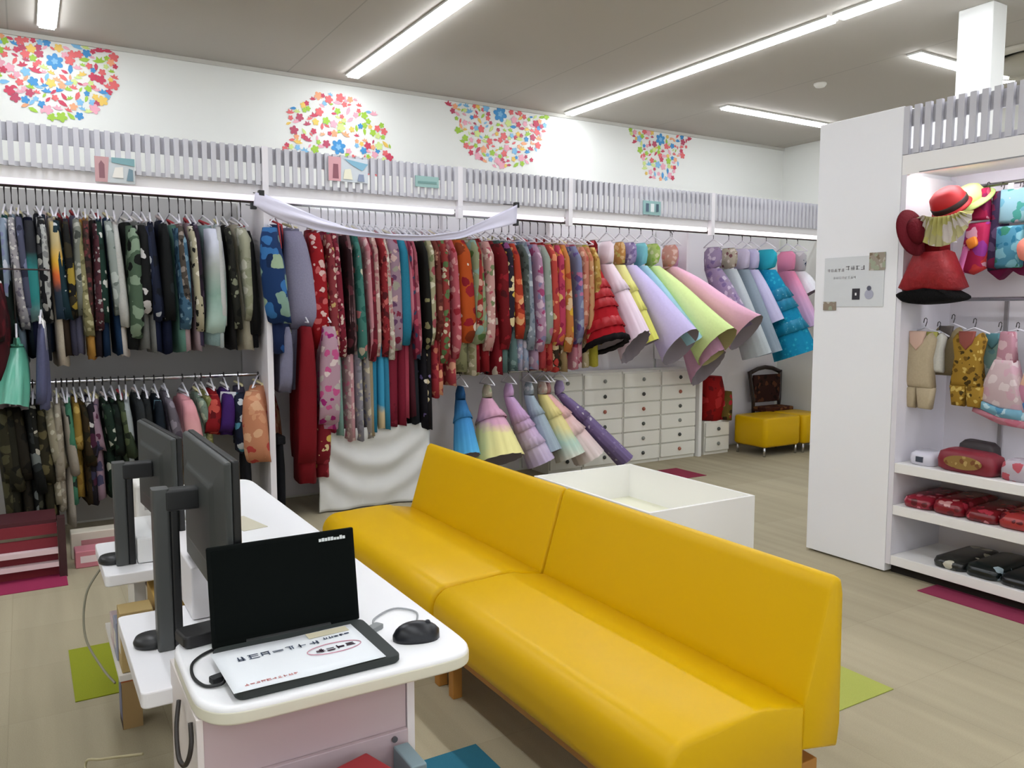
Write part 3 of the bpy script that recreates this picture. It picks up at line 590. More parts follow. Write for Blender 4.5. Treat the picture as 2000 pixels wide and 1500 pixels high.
# lower dress rail
GL = 'dresses on the low rail beneath the bright kimonos'
LZ = 0.98 + 0.012
def low(X, L, rb, dx, m, label, bod=None, dy=-0.2, tiers=1, flat=0.6, **k):
    dress('dress', X, 5.80, LZ, L, 0.06, rb, dx, dy, m, label, GL, bod=bod, waist=0.17, drop=0.06, tiers=tiers, flat=flat, **k)
low(3.02, 0.66, 0.15, -0.05, bands([(0, '#57b4e4'), (0.55, '#3c8cc8'), (0.9, '#144a78')], -0.65, -0.1), 'sky blue dress on the low rail beside the black flowered kimono')
low(3.27, 0.72, 0.30, -0.02, bands([(0, '#c8e094'), (0.22, '#ece49c'), (0.48, '#ece49c'), (0.6, '#dca6c0'), (0.9, '#d8a4bc')], -0.72, -0.1), 'full cone dress dyed pink, yellow and green', bod=K('#e2d4b8', ['#b8c49c', '#efe6cc'], 24))
low(3.48, 0.78, 0.17, 0.20, bands([(0, '#b8a8cc'), (0.3, '#d0c0dc'), (0.7, '#cfa8d4')], -0.78, -0.1), 'lilac ruffled dress leaning beside the pink and yellow cone dress', tiers=3)
low(3.68, 0.70, 0.13, 0.10, tul('#a4b4c0'), 'thin blue grey dress on the low rail', bod=K('#b0bcc4', ['#8094a0', '#d8dce0'], 20))
low(3.82, 0.76, 0.18, 0.16, bands([(0, '#e8ded2'), (0.3, '#bcd8c8'), (0.5, '#eade9c'), (0.9, '#ecd98c')], -0.76, -0.1), 'pale yellow dress with a mint band on the low rail', bod=K('#e4cfc0', ['#efe0d4', '#d4a898'], 24))
low(3.86, 0.78, 0.20, 0.32, bands([(0, '#e4dcd6'), (0.35, '#ecd4d4'), (0.8, '#e8b4b4')], -0.78, -0.1), 'cream pink tiered dress beside the purple one on the low rail', bod=K('#d49c98', ['#f0d0c8', '#b87474'], 24), tiers=2)
low(4.0, 0.82, 0.14, 0.50, K('#9c88bc', ['#a898c8', '#e8e0f2', '#8c78ac'], 22, 0.26), 'long sparkly purple dress slanting towards the white drawers', bod=tul('#a494bc'), flat=0.45, dy=-0.3)

# lower rail of the dark rack
LL = [
 (-8, 22, 'khaki camouflage', K('#3c3a28', ['#57543a', '#23231a'], 12), 0.24),
 (14, 18, 'dark olive', K('#2e2c20', ['#4c4834', '#1a1a14'], 12), 0.20),
 (32, 16, 'brown black', K('#2a251c', ['#45402c', '#15130e'], 14), 0.16),
 (46, 14, 'black with grey mist', K('#191b1a', ['#7c8280', '#303434'], 10, 0.36), 0.18),
 (60, 14, 'dark white-flowered', K('#22211c', ['#c9c4b4', '#4c4a3c'], 16, 0.38), 0.22),
 (76, 17, 'moss and brown', K('#34301f', ['#6a6242', '#1c1a12'], 14), 0.20),
 (93, 17, 'cream knit', K('#b0a890', ['#cdc6b0', '#8c866c'], 20), 0.30),
 (108, 13, 'stone beige', K('#b2a896', ['#c9c0ae', '#988e7c'], 24), 0.24),
 (119, 11, 'pale stone', S('#bab0a2'), 0.16),
 (130, 12, 'jade green', K('#4f9070', ['#3c7459', '#24352c'], 10), 0.30),
 (143, 13, 'antique gold', K('#a8883c', ['#8c6c2c', '#c4a658'], 14), 0.32),
 (156, 14, 'dark bronze', K('#3c2f18', ['#5c4824', '#23200f'], 14), 0.28),
 (171, 15, 'black and white rosette', K('#201a22', ['#e2dedc', '#4a2038', '#3c3a54'], 15, 0.42), 0.28),
 (187, 14, 'mauve and plum', K('#a88c9c', ['#5c2c44', '#c8b0b8', '#4c4a68'], 12), 0.30),
 (203, 16, 'forest green leafy', K('#1e3326', ['#3f5c40', '#c4c8b8', '#121c16'], 15, 0.44), 0.30),
 (220, 14, 'green black', K('#15221c', ['#2c4434', '#0d1410'], 12), 0.30),
 (236, 14, 'moss green', K('#3c4a34', ['#5c6848', '#20281c'], 14), 0.28),
 (250, 12, 'pale silver', S('#b9c2c2'), 0.40),
 (268, 16, 'dark grey', S('#34373a'), 0.40),
 (288, 15, 'charcoal', K('#232628', ['#41464a', '#15181a'], 14), 0.40),
 (308, 15, 'ink blue', K('#15202c', ['#7ea4b4', '#0c1218'], 10, 0.34), 0.42),
 (328, 15, 'grey lilac', K('#7c7480', ['#9c94a0', '#5c5460'], 14), 0.40),
 (366, 26, 'rose pink coat-like', bands([(0, '#c8b4a8'), (0.4, '#d8a8a4'), (0.9, '#dc98a0')], -0.7, -0.1), 0.36),
 (392, 15, 'celadon', K('#8ca090', ['#b4c0a8', '#6c8070'], 14), 0.46),
 (404, 13, 'lime olive', K('#98985c', ['#b8b884', '#6c6c3c'], 14), 0.50)]
for i, (px, wpx, look, a, zb) in enumerate(LL):
    kimono(px, max(0.05, wpx * 0.0042), look, a, zb + 0.28, zb, 'lower dark rail', ORD[len(LL) - 1 - i] + ' from the scarlet jacket', 'garments on the lower dark rail', noun='robe', zr=1.045, drop=0.07, w_=0.25)
kimono(424, 0.10, '', K('#a01c24', ['#d85c50', '#6a0f16'], 14), 0.70, 0.67, '', '', 'garments on the lower dark rail', noun='jacket', zr=1.045, drop=0.04, w_=0.27, lab='scarlet patterned short jacket beside the purple one on the low rail')
kimono(452, 0.10, '', S('#4c2878'), 0.70, 0.66, '', '', 'garments on the lower dark rail', noun='jacket', zr=1.045, drop=0.04, w_=0.28, lab='bright purple short jacket between the scarlet and navy ones')
j = kimono(482, 0.12, '', K('#20263c', ['#d6dce0', '#14182a', '#5c9cb4'], 13, 0.4), 0.62, 0.52, '', '', 'garments on the lower dark rail', noun='jacket', zr=1.045, drop=0.04, w_=0.29, body=S('#4c465c'), yaw=-0.2, lab='navy and white flowered jacket with a white paper tag')
MB().at((-0.075, -0.19, -0.17), rz=-0.6, rx=R(80)).box((-0.06, -0.07, -0.002), (0.06, 0.07, 0.002)).build('paper_tag', mat('#dfe0e4', 0.6), j)
kimono(520, 0.17, '', K('#e69c74', ['#f0bc94', '#c84c44', '#e8a880'], 13, 0.45), 0.55, 0.60, '', '', 'garments on the lower dark rail', noun='kimono', zr=1.045, drop=0.03, w_=0.30, yaw=-0.45, place=1.40, Y=5.78, lab='coral and peach kimono spreading its sleeve at the end of the low rail')
for k, (px, c, lb) in enumerate(((478, '#1b1b1f', 'black folded trousers hanging low left of the grey post'), (545, '#17171b', 'black trousers hanging under the coral kimono'))):
    r = empty('trousers', (rail_x(px, 5.6), 5.7, 0.62))
    for s_ in (-1, 1):
        panel(-0.05, -0.50, lambda t: s_ * 0.05 - 0.045, lambda t: s_ * 0.05 + 0.045, 0.05, 0.004, ph=k).build('leg', S(c), r, smooth=True)
    MB().box((-0.03, -0.1, -0.06), (0.03, 0.1, 0.0)).build('waistband', S(c), r, bevel=0.01)
    tag(r, lb, 'trousers')

# garments hanging nearer in front of the dark rack and at the posts
kimono(0, 0.14, '', K('#4a0f18', ['#6a1822', '#2c080d'], 10), 1.35, 1.10, '', '', 'long garments hanging in front of the rails', zr=1.75, drop=0.05, place=-0.14, Y=5.52, lab='dark wine red kimono hanging in front of the dark rack')
dress('skirt', -0.04, 5.52, 1.75, 0.81, 0.06, 0.26, -0.05, -0.06, mat('#5fa890', 0.3, bump=0.2, bscale=20), 'shiny jade green satin skirt hanging in front of the dark rack', 'long garments hanging in front of the rails', cat='skirt', flat=0.35, ruff=0.02, folds=9, drop=0.36, waist=0.1)
kimono(66, 0.05, '', S('#6c6f92'), 0.98, 0.93, '', '', 'long garments hanging in front of the rails', noun='sash', zr=1.75, drop=0.28, place=0.09, Y=5.52, w_=0.14, lab='muted blue violet sash beside the jade green satin skirt')
kimono(556, 0.09, '', S('#8f8ea8'), 0.97, 0.94, '', '', 'long garments hanging in front of the rails', noun='robe', zr=1.5, drop=0.04, place=1.56, Y=5.72, w_=0.22, lab='slate lilac robe hanging below the royal blue kimono')
kimono(580, 0.13, '', S('#8c1420'), 0.45, 0.28, '', '', 'long garments hanging in front of the rails', noun='robe', zr=1.5, drop=0.04, place=1.70, Y=5.70, w_=0.2, lab='very long plain dark red robe almost reaching the floor')
kimono(618, 0.15, '', K('#d0a8b8', ['#a82878', '#efdcd8', '#d45c94', '#c8c0b8'], 17, 0.45), 0.72, 0.66, '', '', 'long garments hanging in front of the rails', noun='robe', zr=1.5, drop=0.04, place=1.86, Y=5.70, w_=0.22, lab='pink and magenta flowered robe beside the very long red one')
kimono(615, 0.11, '', K('#8c1a28', ['#e0c060', '#efd8a0', '#c04050'], 15, 0.42), 0.42, 0.30, '', '', 'long garments hanging in front of the rails', noun='robe', zr=0.98, drop=0.04, place=1.83, Y=5.78, w_=0.22, lab='red and gold flowered robe under the pink magenta one')

r = empty('display_rod', (-0.02, 5.52, 1.737))
MB().tube([(-0.2, 0, 0), (0.17, 0, 0)], 0.005, 8).build("rod", DARKM, r, smooth=True)
for sx in (-0.19, 0.16): MB().tube([(sx, 0, 0), (sx, 0.8, 0)], 0.007, 8).build('arm', CHROME, r, smooth=True)
tag(r, 'thin dark display rod carrying the jade green skirt and wine red kimono', 'rod')
# hanging clear sheet (banner) clipped at both ends -----------------------------
def banner():
    Yb = 5.36; r = empty('hanging_sheet', (2.29, Yb, 2.1)); nx = 52
    TP = [(1.31, 2.251), (1.36, 2.249), (1.515, 2.196), (1.72, 2.119), (1.93, 2.062), (2.156, 2.034), (2.51, 2.036), (2.80, 2.081), (3.02, 2.183), (3.283, 2.307)]
    BT = [(1.295, 2.169), (1.36, 2.135), (1.512, 2.07), (1.717, 2.037), (2.005, 2.003), (2.389, 1.995), (2.592, 2.001), (2.80, 2.036), (3.02, 2.099), (3.274, 2.167)]
    def at_(P_, u):
        q = u * (len(P_) - 1); i = min(int(q), len(P_) - 2); f = q - i
        f = f if i in (0, len(P_) - 2) else f
        return P_[i][0] * (1 - f) + P_[i + 1][0] * f - 2.29, P_[i][1] * (1 - f) + P_[i + 1][1] * f - 2.1
    def grid(T_, B_, nz, amp, yo, ph):
        rs = []
        for i in range(nx + 1):
            u = i / nx; (xt, zt), (xb, zb) = at_(T_, u), at_(B_, u); row = []
            for k in range(nz):
                v = k / (nz - 1)
                row.append((xt + (xb - xt) * v, yo + amp * sin(v * 6 + u * 4 + ph) * sin(PI * u) + amp * 0.7 * sin(v * 11 + u * 13 + ph) * sin(PI * u), zt + (zb - zt) * v + 0.004 * sin(u * 31) * v))
            rs.append(row)
        return MB().rings(rs, closed=False)
    top = [(x, 2.251 + 0.05 * (x - 1.31) / 1.97 - 0.03 * sin(PI * (x - 1.31) / 1.97)) for x, z in TP]
    grid(top, TP, 9, 0.012, 0.012, 0).build('clear_film', mat('#e4e6f0', 0.25, alpha=0.22, coat=0.5), r, smooth=True)
    o = grid(TP, BT, 9, 0.014, -0.02, 1).build('gathered_band', mat('#dcd9ec', 0.4, alpha=0.9), r, smooth=True)
    md = o.modifiers.new('s', 'SOLIDIFY'); md.thickness = 0.004
    for x, z in ((1.35, 2.25), (1.30, 2.168), (3.285, 2.305), (3.28, 2.168)):
        MB().box((x - 2.29 - 0.018, -0.018, z - 2.1 - 0.02), (x - 2.29 + 0.018, 0.018, z - 2.1 + 0.02)).tube([(x - 2.29, 0, z - 2.1), (x - 2.29, 0.2, z - 2.1 + 0.03)], 0.004, 5).build('clip', BLACK, r, bevel=0.006)
    tag(r, 'translucent white sheet sagging between black clips across the bright rack', 'hanging sheet')
banner()

# white draped cloth beneath the long kimonos -----------------------------------
def drape():
    rs = []; nx, nz = 60, 26; x0, x1 = 1.80, 2.70
    for i in range(nx + 1):
        u = i / nx; row = []
        for k in range(nz + 1):
            v = k / nz; s_ = 4 * u * (1 - u); q = v + 0.45 * (1 - s_)
            y = -0.030 * sin(q * 17) * (0.35 + 0.65 * s_) * (0.3 + 0.7 * sin(PI * min(1, v * 1.1))) - 0.012 * sin(u * 21 + v * 3)
            row.append((x0 + (x1 - x0) * u, 5.72 + y, 0.62 - 0.61 * v))
        rs.append(row)
    o = MB().rings(rs, closed=False).build('draped_cloth', mat('#d7d7d4', 0.8), smooth=True)
    md = o.modifiers.new('s', 'SOLIDIFY'); md.thickness = 0.004
    tag(o, 'white cloth with swagged folds hanging below the long kimonos', 'cloth')
drape()

# ------------------------------------------------------------------ white drawer units
DRM = mat('#ebe9df', 0.45); KN = mat('#5a5c56', 0.4)
def drawers(x0, x1, zt, rows, label, knobc=(0, 1)):
    r = empty('drawer_unit', ((x0 + x1) / 2, 6.16, 0)); a = (x1 - x0) / 2; h = (zt - 0.04) / rows
    MB().box((-a, -0.13, 0), (a, 0.15, zt)).build('body', DRM, r)
    for k in range(rows):
        z = 0.03 + k * h
        d = MB().box((-a + 0.008, -0.152, z + 0.006), (a - 0.008, -0.131, z + h - 0.006)).build('drawer', DRM, r, bevel=0.004)
        MB().at((a * 0.05, -0.152, z + h * 0.52), rx=R(90)).lathe([(0.017, 0), (0.02, 0.008), (0.012, 0.02), (0, 0.022)], 10).build('knob', mat(('#4d5049', '#8c8f88', '#3a3c38', '#a6604c')[(k * 3 + rows + int(x0 * 10)) % 4], 0.4), d, smooth=True)
    tag(r, label, 'drawer unit', 'white drawer units')
drawers(4.04, 4.41, 0.91, 6, 'white drawer unit partly hidden by the slanting purple dress')
drawers(4.42, 4.885, 0.91, 6, 'white drawer unit under the lilac dress')
drawers(4.895, 5.36, 0.91, 6, 'white drawer unit under the lime dress')
drawers(5.37, 5.84, 0.91, 6, 'white drawer unit next to the thin white post')
drawers(5.98, 6.33, 0.35, 2, 'low two-drawer white unit under the red patterned bundle')
o = MB().box((5.865, 5.99, 0), (5.905, 6.05, 0.97)).build('post', mat('#f0eeea', 0.5)); tag(o, 'thin white post standing right of the tall drawer units', 'post')
r = empty('cloth_bundle', (6.14, 6.1, 0.352))
panel(0.46, 0.0, lambda t: -0.09 - 0.02 * sin(t * 4), lambda t: 0.09, 0.26, 0.01, ph=1, topth=0.7).build('red_cloth', K('#b01414', ['#c83030', '#7c0c10'], 8), r, smooth=True)
panel(0.30, 0.0, lambda t: -0.11, lambda t: 0.05, 0.12, 0.01, ph=2, dx=0.0).build('gold_cloth', K('#7c6428', ['#c83040', '#3c2c18', '#a8904c'], 14), r, smooth=True).location = (0.15, -0.02, 0)
tag(r, 'red and gold cloth bundle standing on the low white drawers', 'cloth bundle')

# yellow ottomans and the dark chair --------------------------------------------
YEL = mat('#d7ab00', 0.38, bump=0.03, bscale=25, key='yellow_vinyl', spec=0.25)
def ottoman(x, y, w_, d, label):
    r = empty('ottoman', (x, y, 0))
    MB().prism(rrect(-w_ / 2, -d / 2, w_ / 2, d / 2, 0.05), 0.10, 0.40, 0.02).build('cushion', YEL, r, smooth=True)
    MB().box((-w_ / 2 + 0.05, -d / 2 + 0.05, 0.09), (w_ / 2 - 0.05, d / 2 - 0.05, 0.12)).build('base_frame', BLACK, r)
    for sx in (-1, 1):
        for sy in (-1, 1):
            MB().tube([(sx * (w_ / 2 - 0.04), sy * (d / 2 - 0.04), 0), (sx * (w_ / 2 - 0.04), sy * (d / 2 - 0.04), 0.11)], 0.013, 10).build('leg', CHROME, r, smooth=True)
    tag(r, label, 'ottoman', 'yellow ottomans')
ottoman(6.66, 5.80, 0.55, 0.44, 'yellow cube ottoman with metal legs beside the low white drawers')
ottoman(7.14, 5.78, 0.38, 0.44, 'second yellow ottoman, mostly hidden by the partition panel')
r = empty('wooden_chair', (7.13, 6.13, 0)); WD = mat('#24130d', 0.35, bump=0.1, bscale=12)
MB().box((-0.22, -0.10, 0.38), (0.22, 0.12, 0.43)).build('seat', K('#5c2c1c', ['#8c5c34', '#3a1a12'], 18), r, bevel=0.01)
for sx in (-1, 1):
    MB().tube([(sx * 0.20, -0.08, 0), (sx * 0.20, -0.08, 0.39)], 0.02, 8).build('leg', WD, r)
    MB().tube([(sx * 0.20, 0.10, 0), (sx * 0.21, 0.10, 0.5), (sx * 0.25, 0.13, 0.82)], 0.022, 8).build('back_post', WD, r)
bk = []
MB().box((-0.22, 0.09, 0.47), (0.22, 0.12, 0.78)).build('backrest', K('#40201a', ['#6a4028', '#24100c'], 16), r, bevel=0.02)
MB().tube([(-0.25, 0.13, 0.8), (-0.12, 0.13, 0.845), (0, 0.13, 0.86), (0.12, 0.13, 0.845), (0.25, 0.13, 0.8)], 0.024, 8).build('crest_rail', WD, r, smooth=True)
tag(r, 'dark carved wooden chair behind the yellow ottoman', 'chair')

# ------------------------------------------------------------------ open white play box
r = empty('display_box', (3.27, 3.86, 0)); bw, bd, bh, t = 0.41, 0.58, 0.40, 0.022
BX = mat('#f4f3ef', 0.4)
for nm, a, b_ in (('side_wall', (-bw, -bd, 0.03), (-bw + t, bd, bh)), ('side_wall', (bw - t, -bd, 0.03), (bw, bd, bh)), ('end_wall', (-bw + t, -bd, 0.03), (bw - t, -bd + t, bh)), ('end_wall', (-bw + t, bd - t, 0.03), (bw - t, bd, bh)), ('inner_floor', (-bw + t, -bd + t, 0.15), (bw - t, bd - t, 0.17))):
    MB().box(a, b_).build(nm, BX if nm != 'inner_floor' else mat('#efeed6', 0.5), r)
for sx in (-1, 1):
    for sy in (-1, 1):
        MB().at((sx * (bw - 0.05), sy * (bd - 0.05), 0)).lathe([(0.01, 0), (0.02, 0.004), (0.02, 0.03), (0.01, 0.03)], 10).build('foot', mat('#55565a', 0.5), r)
tag(r, 'open-topped white display box standing behind the sofa', 'display box')
o = MB().at((3.74, 3.37, 0.025), rx=R(90)).lathe([(0.01, -0.012), (0.025, -0.008), (0.025, 0.008), (0.01, 0.012)], 14).build('castor', mat('#6a6c6e', 0.5), smooth=True)
tag(o, 'small grey castor wheel at the corner of the white display box', 'castor')

# ------------------------------------------------------------------ yellow sofas
OAK = mat('#b07a34', 0.5, bump=0.1, bscale=20, vary=0.15)
def sofa(y0, y1, label, seed):
    r = empty('bench_sofa', (1.62, (y0 + y1) / 2, 0)); h = (y1 - y0) / 2 - 0.003
    # seat: rounded bull-nose front
    prof = []
    def arc(cx, cz, rr, a0, a1, n=7):
        for i in range(n + 1):
            a = R(a0 + (a1 - a0) * i / n); prof.append((cx + rr * cos(a), cz + rr * sin(a)))
    prof.append((0.20, 0.205)); prof.append((-0.24, 0.205)); arc(-0.265, 0.265, 0.06, 265, 180, 6); arc(-0.240, 0.345, 0.085, 180, 100, 8)
    prof += [(-0.15, 0.434), (0.00, 0.437), (0.055, 0.434), (0.075, 0.426), (0.20, 0.402)]
    def ends(mb_prof, hh, rad=0.022, swell=0.0):
        mb = MB(); rs = []
        cx = sum(p[0] for p in mb_prof) / len(mb_prof); cz = sum(p[1] for p in mb_prof) / len(mb_prof)
        ys = [-hh, -hh + rad * 0.3, -hh + rad, -hh * 0.5, 0, hh * 0.5, hh - rad, hh - rad * 0.3, hh]
        for i, y in enumerate(ys):
            d = rad if i in (0, 8) else (rad * 0.3 if i in (1, 7) else 0)
            ring = []
            for x, z in mb_prof:
                L_ = math.hypot(x - cx, z - cz); k = max(0, 1 - d / max(0.03, L_))
                zz = cz + (z - cz) * k
                ring.append((cx + (x - cx) * k, y, zz))
            rs.append(ring)
        mb.rings(rs, True, True); return mb
    ends(prof, h).build('seat_cushion', YEL, r, smooth=True)
    # back: wedge, sloped front face
    bp = [(0.185, 0.27), (0.335, 0.24), (0.345, 0.30), (0.338, 0.71), (0.330, 0.742), (0.312, 0.752), (0.296, 0.742), (0.285, 0.712), (0.20, 0.44), (0.188, 0.40)]
    ends(bp, h, 0.014).build('backrest', YEL, r, smooth=True)
    MB().box((-0.27, -h + 0.03, 0.165), (0.29, h - 0.03, 0.208)).build('base_rail', OAK, r, bevel=0.004)
    for sx in (-0.27, 0.245):
        for sy in (-1, 1):
            MB().box((sx, sy * (h - 0.055) - 0.02, 0), (sx + 0.04, sy * (h - 0.055) + 0.02, 0.17)).build('leg', OAK, r, bevel=0.004)
    tag(r, label, 'sofa', 'yellow bench sofas')
sofa(1.41, 2.745, 'yellow vinyl armless bench sofa with its near end at the front of the shop', 1)
sofa(2.755, 4.09, 'yellow vinyl armless bench sofa joined on nearer the racks', 2)

# ------------------------------------------------------------------ counter, laptop, monitors
PINK = mat('#c4b0b3', 0.5)
r = empty('counter', (0.6, 2.7, 0))
top = []
pts = [(0.257, 1.68), (0.264, 1.64), (0.285, 1.603), (0.32, 1.583), (0.37, 1.578), (0.79, 1.574), (0.83, 1.582), (0.857, 1.608), (0.868, 1.65), (0.868, 3.74), (0.84, 3.80), (0.56, 3.82), (0.50, 3.78), (0.50, 2.02), (0.26, 1.985)]
def chaikin(p, n=2):
    for _ in range(n):
        q = []
        for i in range(len(p)):
            a, b_ = p[i], p[(i + 1) % len(p)]
            L_ = math.hypot(a[0] - b_[0], a[1] - b_[1]); k = min(0.25, 0.03 / max(L_, 1e-6))
            q += [(a[0] + (b_[0] - a[0]) * k, a[1] + (b_[1] - a[1]) * k), (b_[0] + (a[0] - b_[0]) * k, b_[1] + (a[1] - b_[1]) * k)]
        p = q
    return p
cp = [(x - 0.6, y - 2.7) for x, y in chaikin(pts)]
MB().prism(cp, 0.684, 0.72, 0).build('countertop', mat('#f6f6f7', 0.35), r, bevel=0.011)
MB().prism([(x * 1.002 + 0.0003, y * 1.0012) for x, y in cp], 0.681, 0.711, 0).build('edge_band', mat('#dedbc8', 0.5), r, bevel=0.006)
MB().box((-0.33, -1.055, 0.0), (0.11, -1.035, 0.681)).build('end_panel', PINK, r)
MB().box((0.112, -1.06, 0.0), (0.13, 1.05, 0.681)).build('side_panel', mat('#e6e0e2', 0.5), r)
MB().box((-0.325, -1.069, 0.0), (0.11, -1.056, 0.545)).build('lower_panel', mat('#bfadb2', 0.5), r, bevel=0.002)
MB().at((0.075, -1.070, 0.53), rx=R(90)).lathe([(0.007, 0), (0.007, 0.004), (0, 0.004)], 12).build('lock', mat('#6d6a6c', 0.3, 0.6), r)
MB().box((-0.343, -1.057, 0.0), (-0.3305, -0.72, 0.681)).build('side_board', mat('#e6dedb', 0.5), r)
MB().at((0.02, 1.0, 0.7205)).lathe([(0.034, -0.002), (0.034, 0.004), (0.026, 0.005), (0.026, 0.001), (0, 0.001)], 20).build('cable_grommet', mat('#9c9ca4', 0.4), r)
for y0, y1, z in ((1.96, 2.51, 0.62), (2.92, 3.36, 0.62)):
    MB().prism([(x - 0.6, y - 2.7) for x, y in rrect(0.19, y0, 0.52, y1, 0.015)], z - 0.04, z, 0.004).build('side_tray', mat('#f4f3f5', 0.4), r)
MB().box((-0.39, 0.10, 0.30), (-0.1, 0.62, 0.32)).build('low_shelf', mat('#e8e4dc', 0.6), r)
tag(r, 'white service counter with rounded top and pale pink end panel', 'counter')
o = MB().box((0.37, 2.36, 0.622), (0.495, 2.90, 0.775)).build('equipment_box', mat('#e4e1e2', 0.45), bevel=0.006); tag(o, 'plain white equipment box on the counter tray behind the near monitor', 'box')
o = MB().box((0.30, 3.0, 0.622), (0.49, 3.34, 0.71)).build('equipment_box', mat('#ebebe9', 0.45), bevel=0.008); tag(o, 'flat white equipment box beside the base of the far monitor', 'box')
r = empty('receipt_printer', (0.42, 3.5, 0.0))
MB().box((-0.08, -0.11, 0.60), (0.075, 0.11, 0.82)).build('body', mat('#e6e3dd', 0.4), r, bevel=0.012)
MB().box((-0.05, -0.114, 0.72), (0.04, -0.109, 0.80)).build('control_panel', mat('#b0ada8', 0.4), r)
MB().at((0.0, -0.02, 0.82)).lathe([(0.016, 0), (0.02, 0.03), (0.012, 0.05), (0, 0.052)], 12).build('feed_knob', mat('#6c6d70', 0.4), r, smooth=True)
MB().box((-0.1, -0.12, 0.0), (0.075, 0.13, 0.598)).build('pedestal', mat('#e3dfda', 0.5), r)
tag(r, 'small white printer beneath the far monitor', 'printer')
GRAYP = mat('#4a4c4b', 0.4); DKP = mat('#1a1b1c', 0.4); MONB = mat('#3c3f3e', 0.45)
def monitor(px_, py_, mx, y0, y1, ztop, hgt, yaw, label, zb=0.622):
    r = empty('pole_stand', (px_, py_, zb)); 
    MB().at((-0.035, 0.05, 0)).lathe([(0.044, 0), (0.046, 0.01), (0.04, 0.022), (0, 0.022)], 24).build('base_disc', DKP, r, smooth=True)
    MB().prism(rrect(-0.028, -0.02, 0.012, 0.03, 0.008), 0.0, ztop - 0.105 - zb).build('pole', GRAYP, r, smooth=False)
    MB().prism(rrect(0.012, -0.018, 0.034, 0.026, 0.006), 0.0, ztop - 0.12 - zb).build('cable_cover', DKP, r)
    o = MB().box((0.0, -0.022, ztop - 0.165 - zb), (mx - px_ - 0.012, 0.026, ztop - 0.108 - zb)).build('arm', DKP, r, bevel=0.008)
    tag(r, 'tall grey pole carrying the %s monitor, with a round foot' % label.split()[0], 'monitor stand')
    m = empty('monitor', (mx, (y0 + y1) / 2, ztop - hgt), yaw); L_ = (y1 - y0) / 2
    MB().box((0.012, -L_, 0), (0.030, L_, hgt)).build('screen_frame', mat('#101112', 0.35), m, bevel=0.004)
    MB().box((0.0305, -L_ + 0.012, 0.015), (0.0315, L_ - 0.012, hgt - 0.012)).build('screen', mat('#08090a', 0.15), m)
    # bulged back
    rs = []
    for d, k in ((0.012, 1.0), (-0.004, 0.97), (-0.010, 0.62), (-0.018, 0.55)):
        rs.append([(d, s1 * L_ * k, hgt * (0.5 + s2 * 0.5 * k)) for s1, s2 in ((-1, -1), (1, -1), (1, 1), (-1, 1))])
    MB().rings(rs, True, True).build('back_cover', MONB, m, bevel=0.006)
    tag(m, label + ' black flat monitor seen from behind, screen towards the sofa', 'monitor', 'flat monitors on the counter')
monitor(0.285, 2.20, 0.385, 1.91, 2.50, 1.150, 0.37, R(0), 'near')
monitor(0.262, 3.03, 0.375, 2.78, 3.36, 1.085, 0.33, R(4), 'far')
o = MB().at((0.385, 1.955, 0.7205), rz=0.15).prism(rrect(-0.11, -0.025, 0.09, 0.05, 0.012), 0, 0.03, 0.006).build('docking_box', mat('#201f20', 0.5)); tag(o, 'black flat docking box on the counter behind the laptop', 'docking box')

# laptop with paper sheet over the keyboard
r = empty('laptop', (0.505, 1.725, 0.721), R(0))
MB().prism(rrect(-0.178, -0.125, 0.178, 0.125, 0.018), 0.0, 0.018, 0.004).build('base', mat('#353a39', 0.6, spec=0.3), r)
lid = MB().at((0, 0.128, 0.014), rx=R(-9)).box((-0.175, 0.0, 0.0), (0.175, 0.010, 0.228)).build('lid', mat('#0c100f', 0.85, spec=0.1), r, bevel=0.004)
MB().at((0, 0.128, 0.014), rx=R(-9)).box((-0.165, -0.0012, 0.014), (0.165, 0.0005, 0.218)).build('screen', mat('#0b0f0e', 0.9, spec=0.08), lid)
MB().tube([(-0.1, 0.13, 0.014), (0.1, 0.13, 0.014)], 0.008, 8).build('hinge', mat('#232525', 0.5), r)
mb = MB().at((0, 0.128, 0.014), rx=R(-9)); rnd = random.Random(3)
for i in range(9):
    x = 0.085 + i * 0.0075; mb.box((x, -0.0022, 0.204), (x + 0.0062, -0.0014, 0.204 + rnd.uniform(0.006, 0.010)))
mb.build('lid_marking', mat('#dfe3e3', 0.5), lid)
tag(r, 'open black laptop standing on the end of the white counter', 'laptop')
r = empty('notice_sheet', (0.495, 1.715, 0.7405), R(1.0))
rs = [[(x, y, 0.0006 + 0.002 * abs(sin(x * 12))) for x in [-0.176 + 0.325 * i / 12 for i in range(13)]] for y in [-0.117 + 0.215 * k / 6 for k in range(7)]]
o = MB().rings(rs, closed=False).build('paper', mat('#e9edf0', 0.7), r, smooth=True); md = o.modifiers.new('s', 'SOLIDIFY'); md.thickness = 0.0008
def glyphs(mb, x, y, n, s_, rnd, slope=0.0, z=0.0036, wt=0.0011):
    for i in range(n):
        cx, cy = x + i * s_ * 1.12, y + slope * i * s_
        for k in range(rnd.randint(3, 5)):
            a = rnd.uniform(-0.42, 0.42) * s_; b2 = rnd.uniform(-0.42, 0.42) * s_; l = rnd.uniform(0.3, 0.5) * s_
            if rnd.random() < 0.55: mb.box((cx - l, cy + b2 - wt, z), (cx + l, cy + b2 + wt, z + 0.0004))
            else: mb.box((cx + a - wt, cy - l, z), (cx + a + wt, cy + l, z + 0.0004))
rnd = random.Random(5); mb = MB(); glyphs(mb, -0.125, 0.035, 7, 0.024, rnd, wt=0.0013); glyphs(mb, 0.066, 0.045, 5, 0.012, rnd)
mb.build('text_row', mat('#4a5468', 0.8), r)
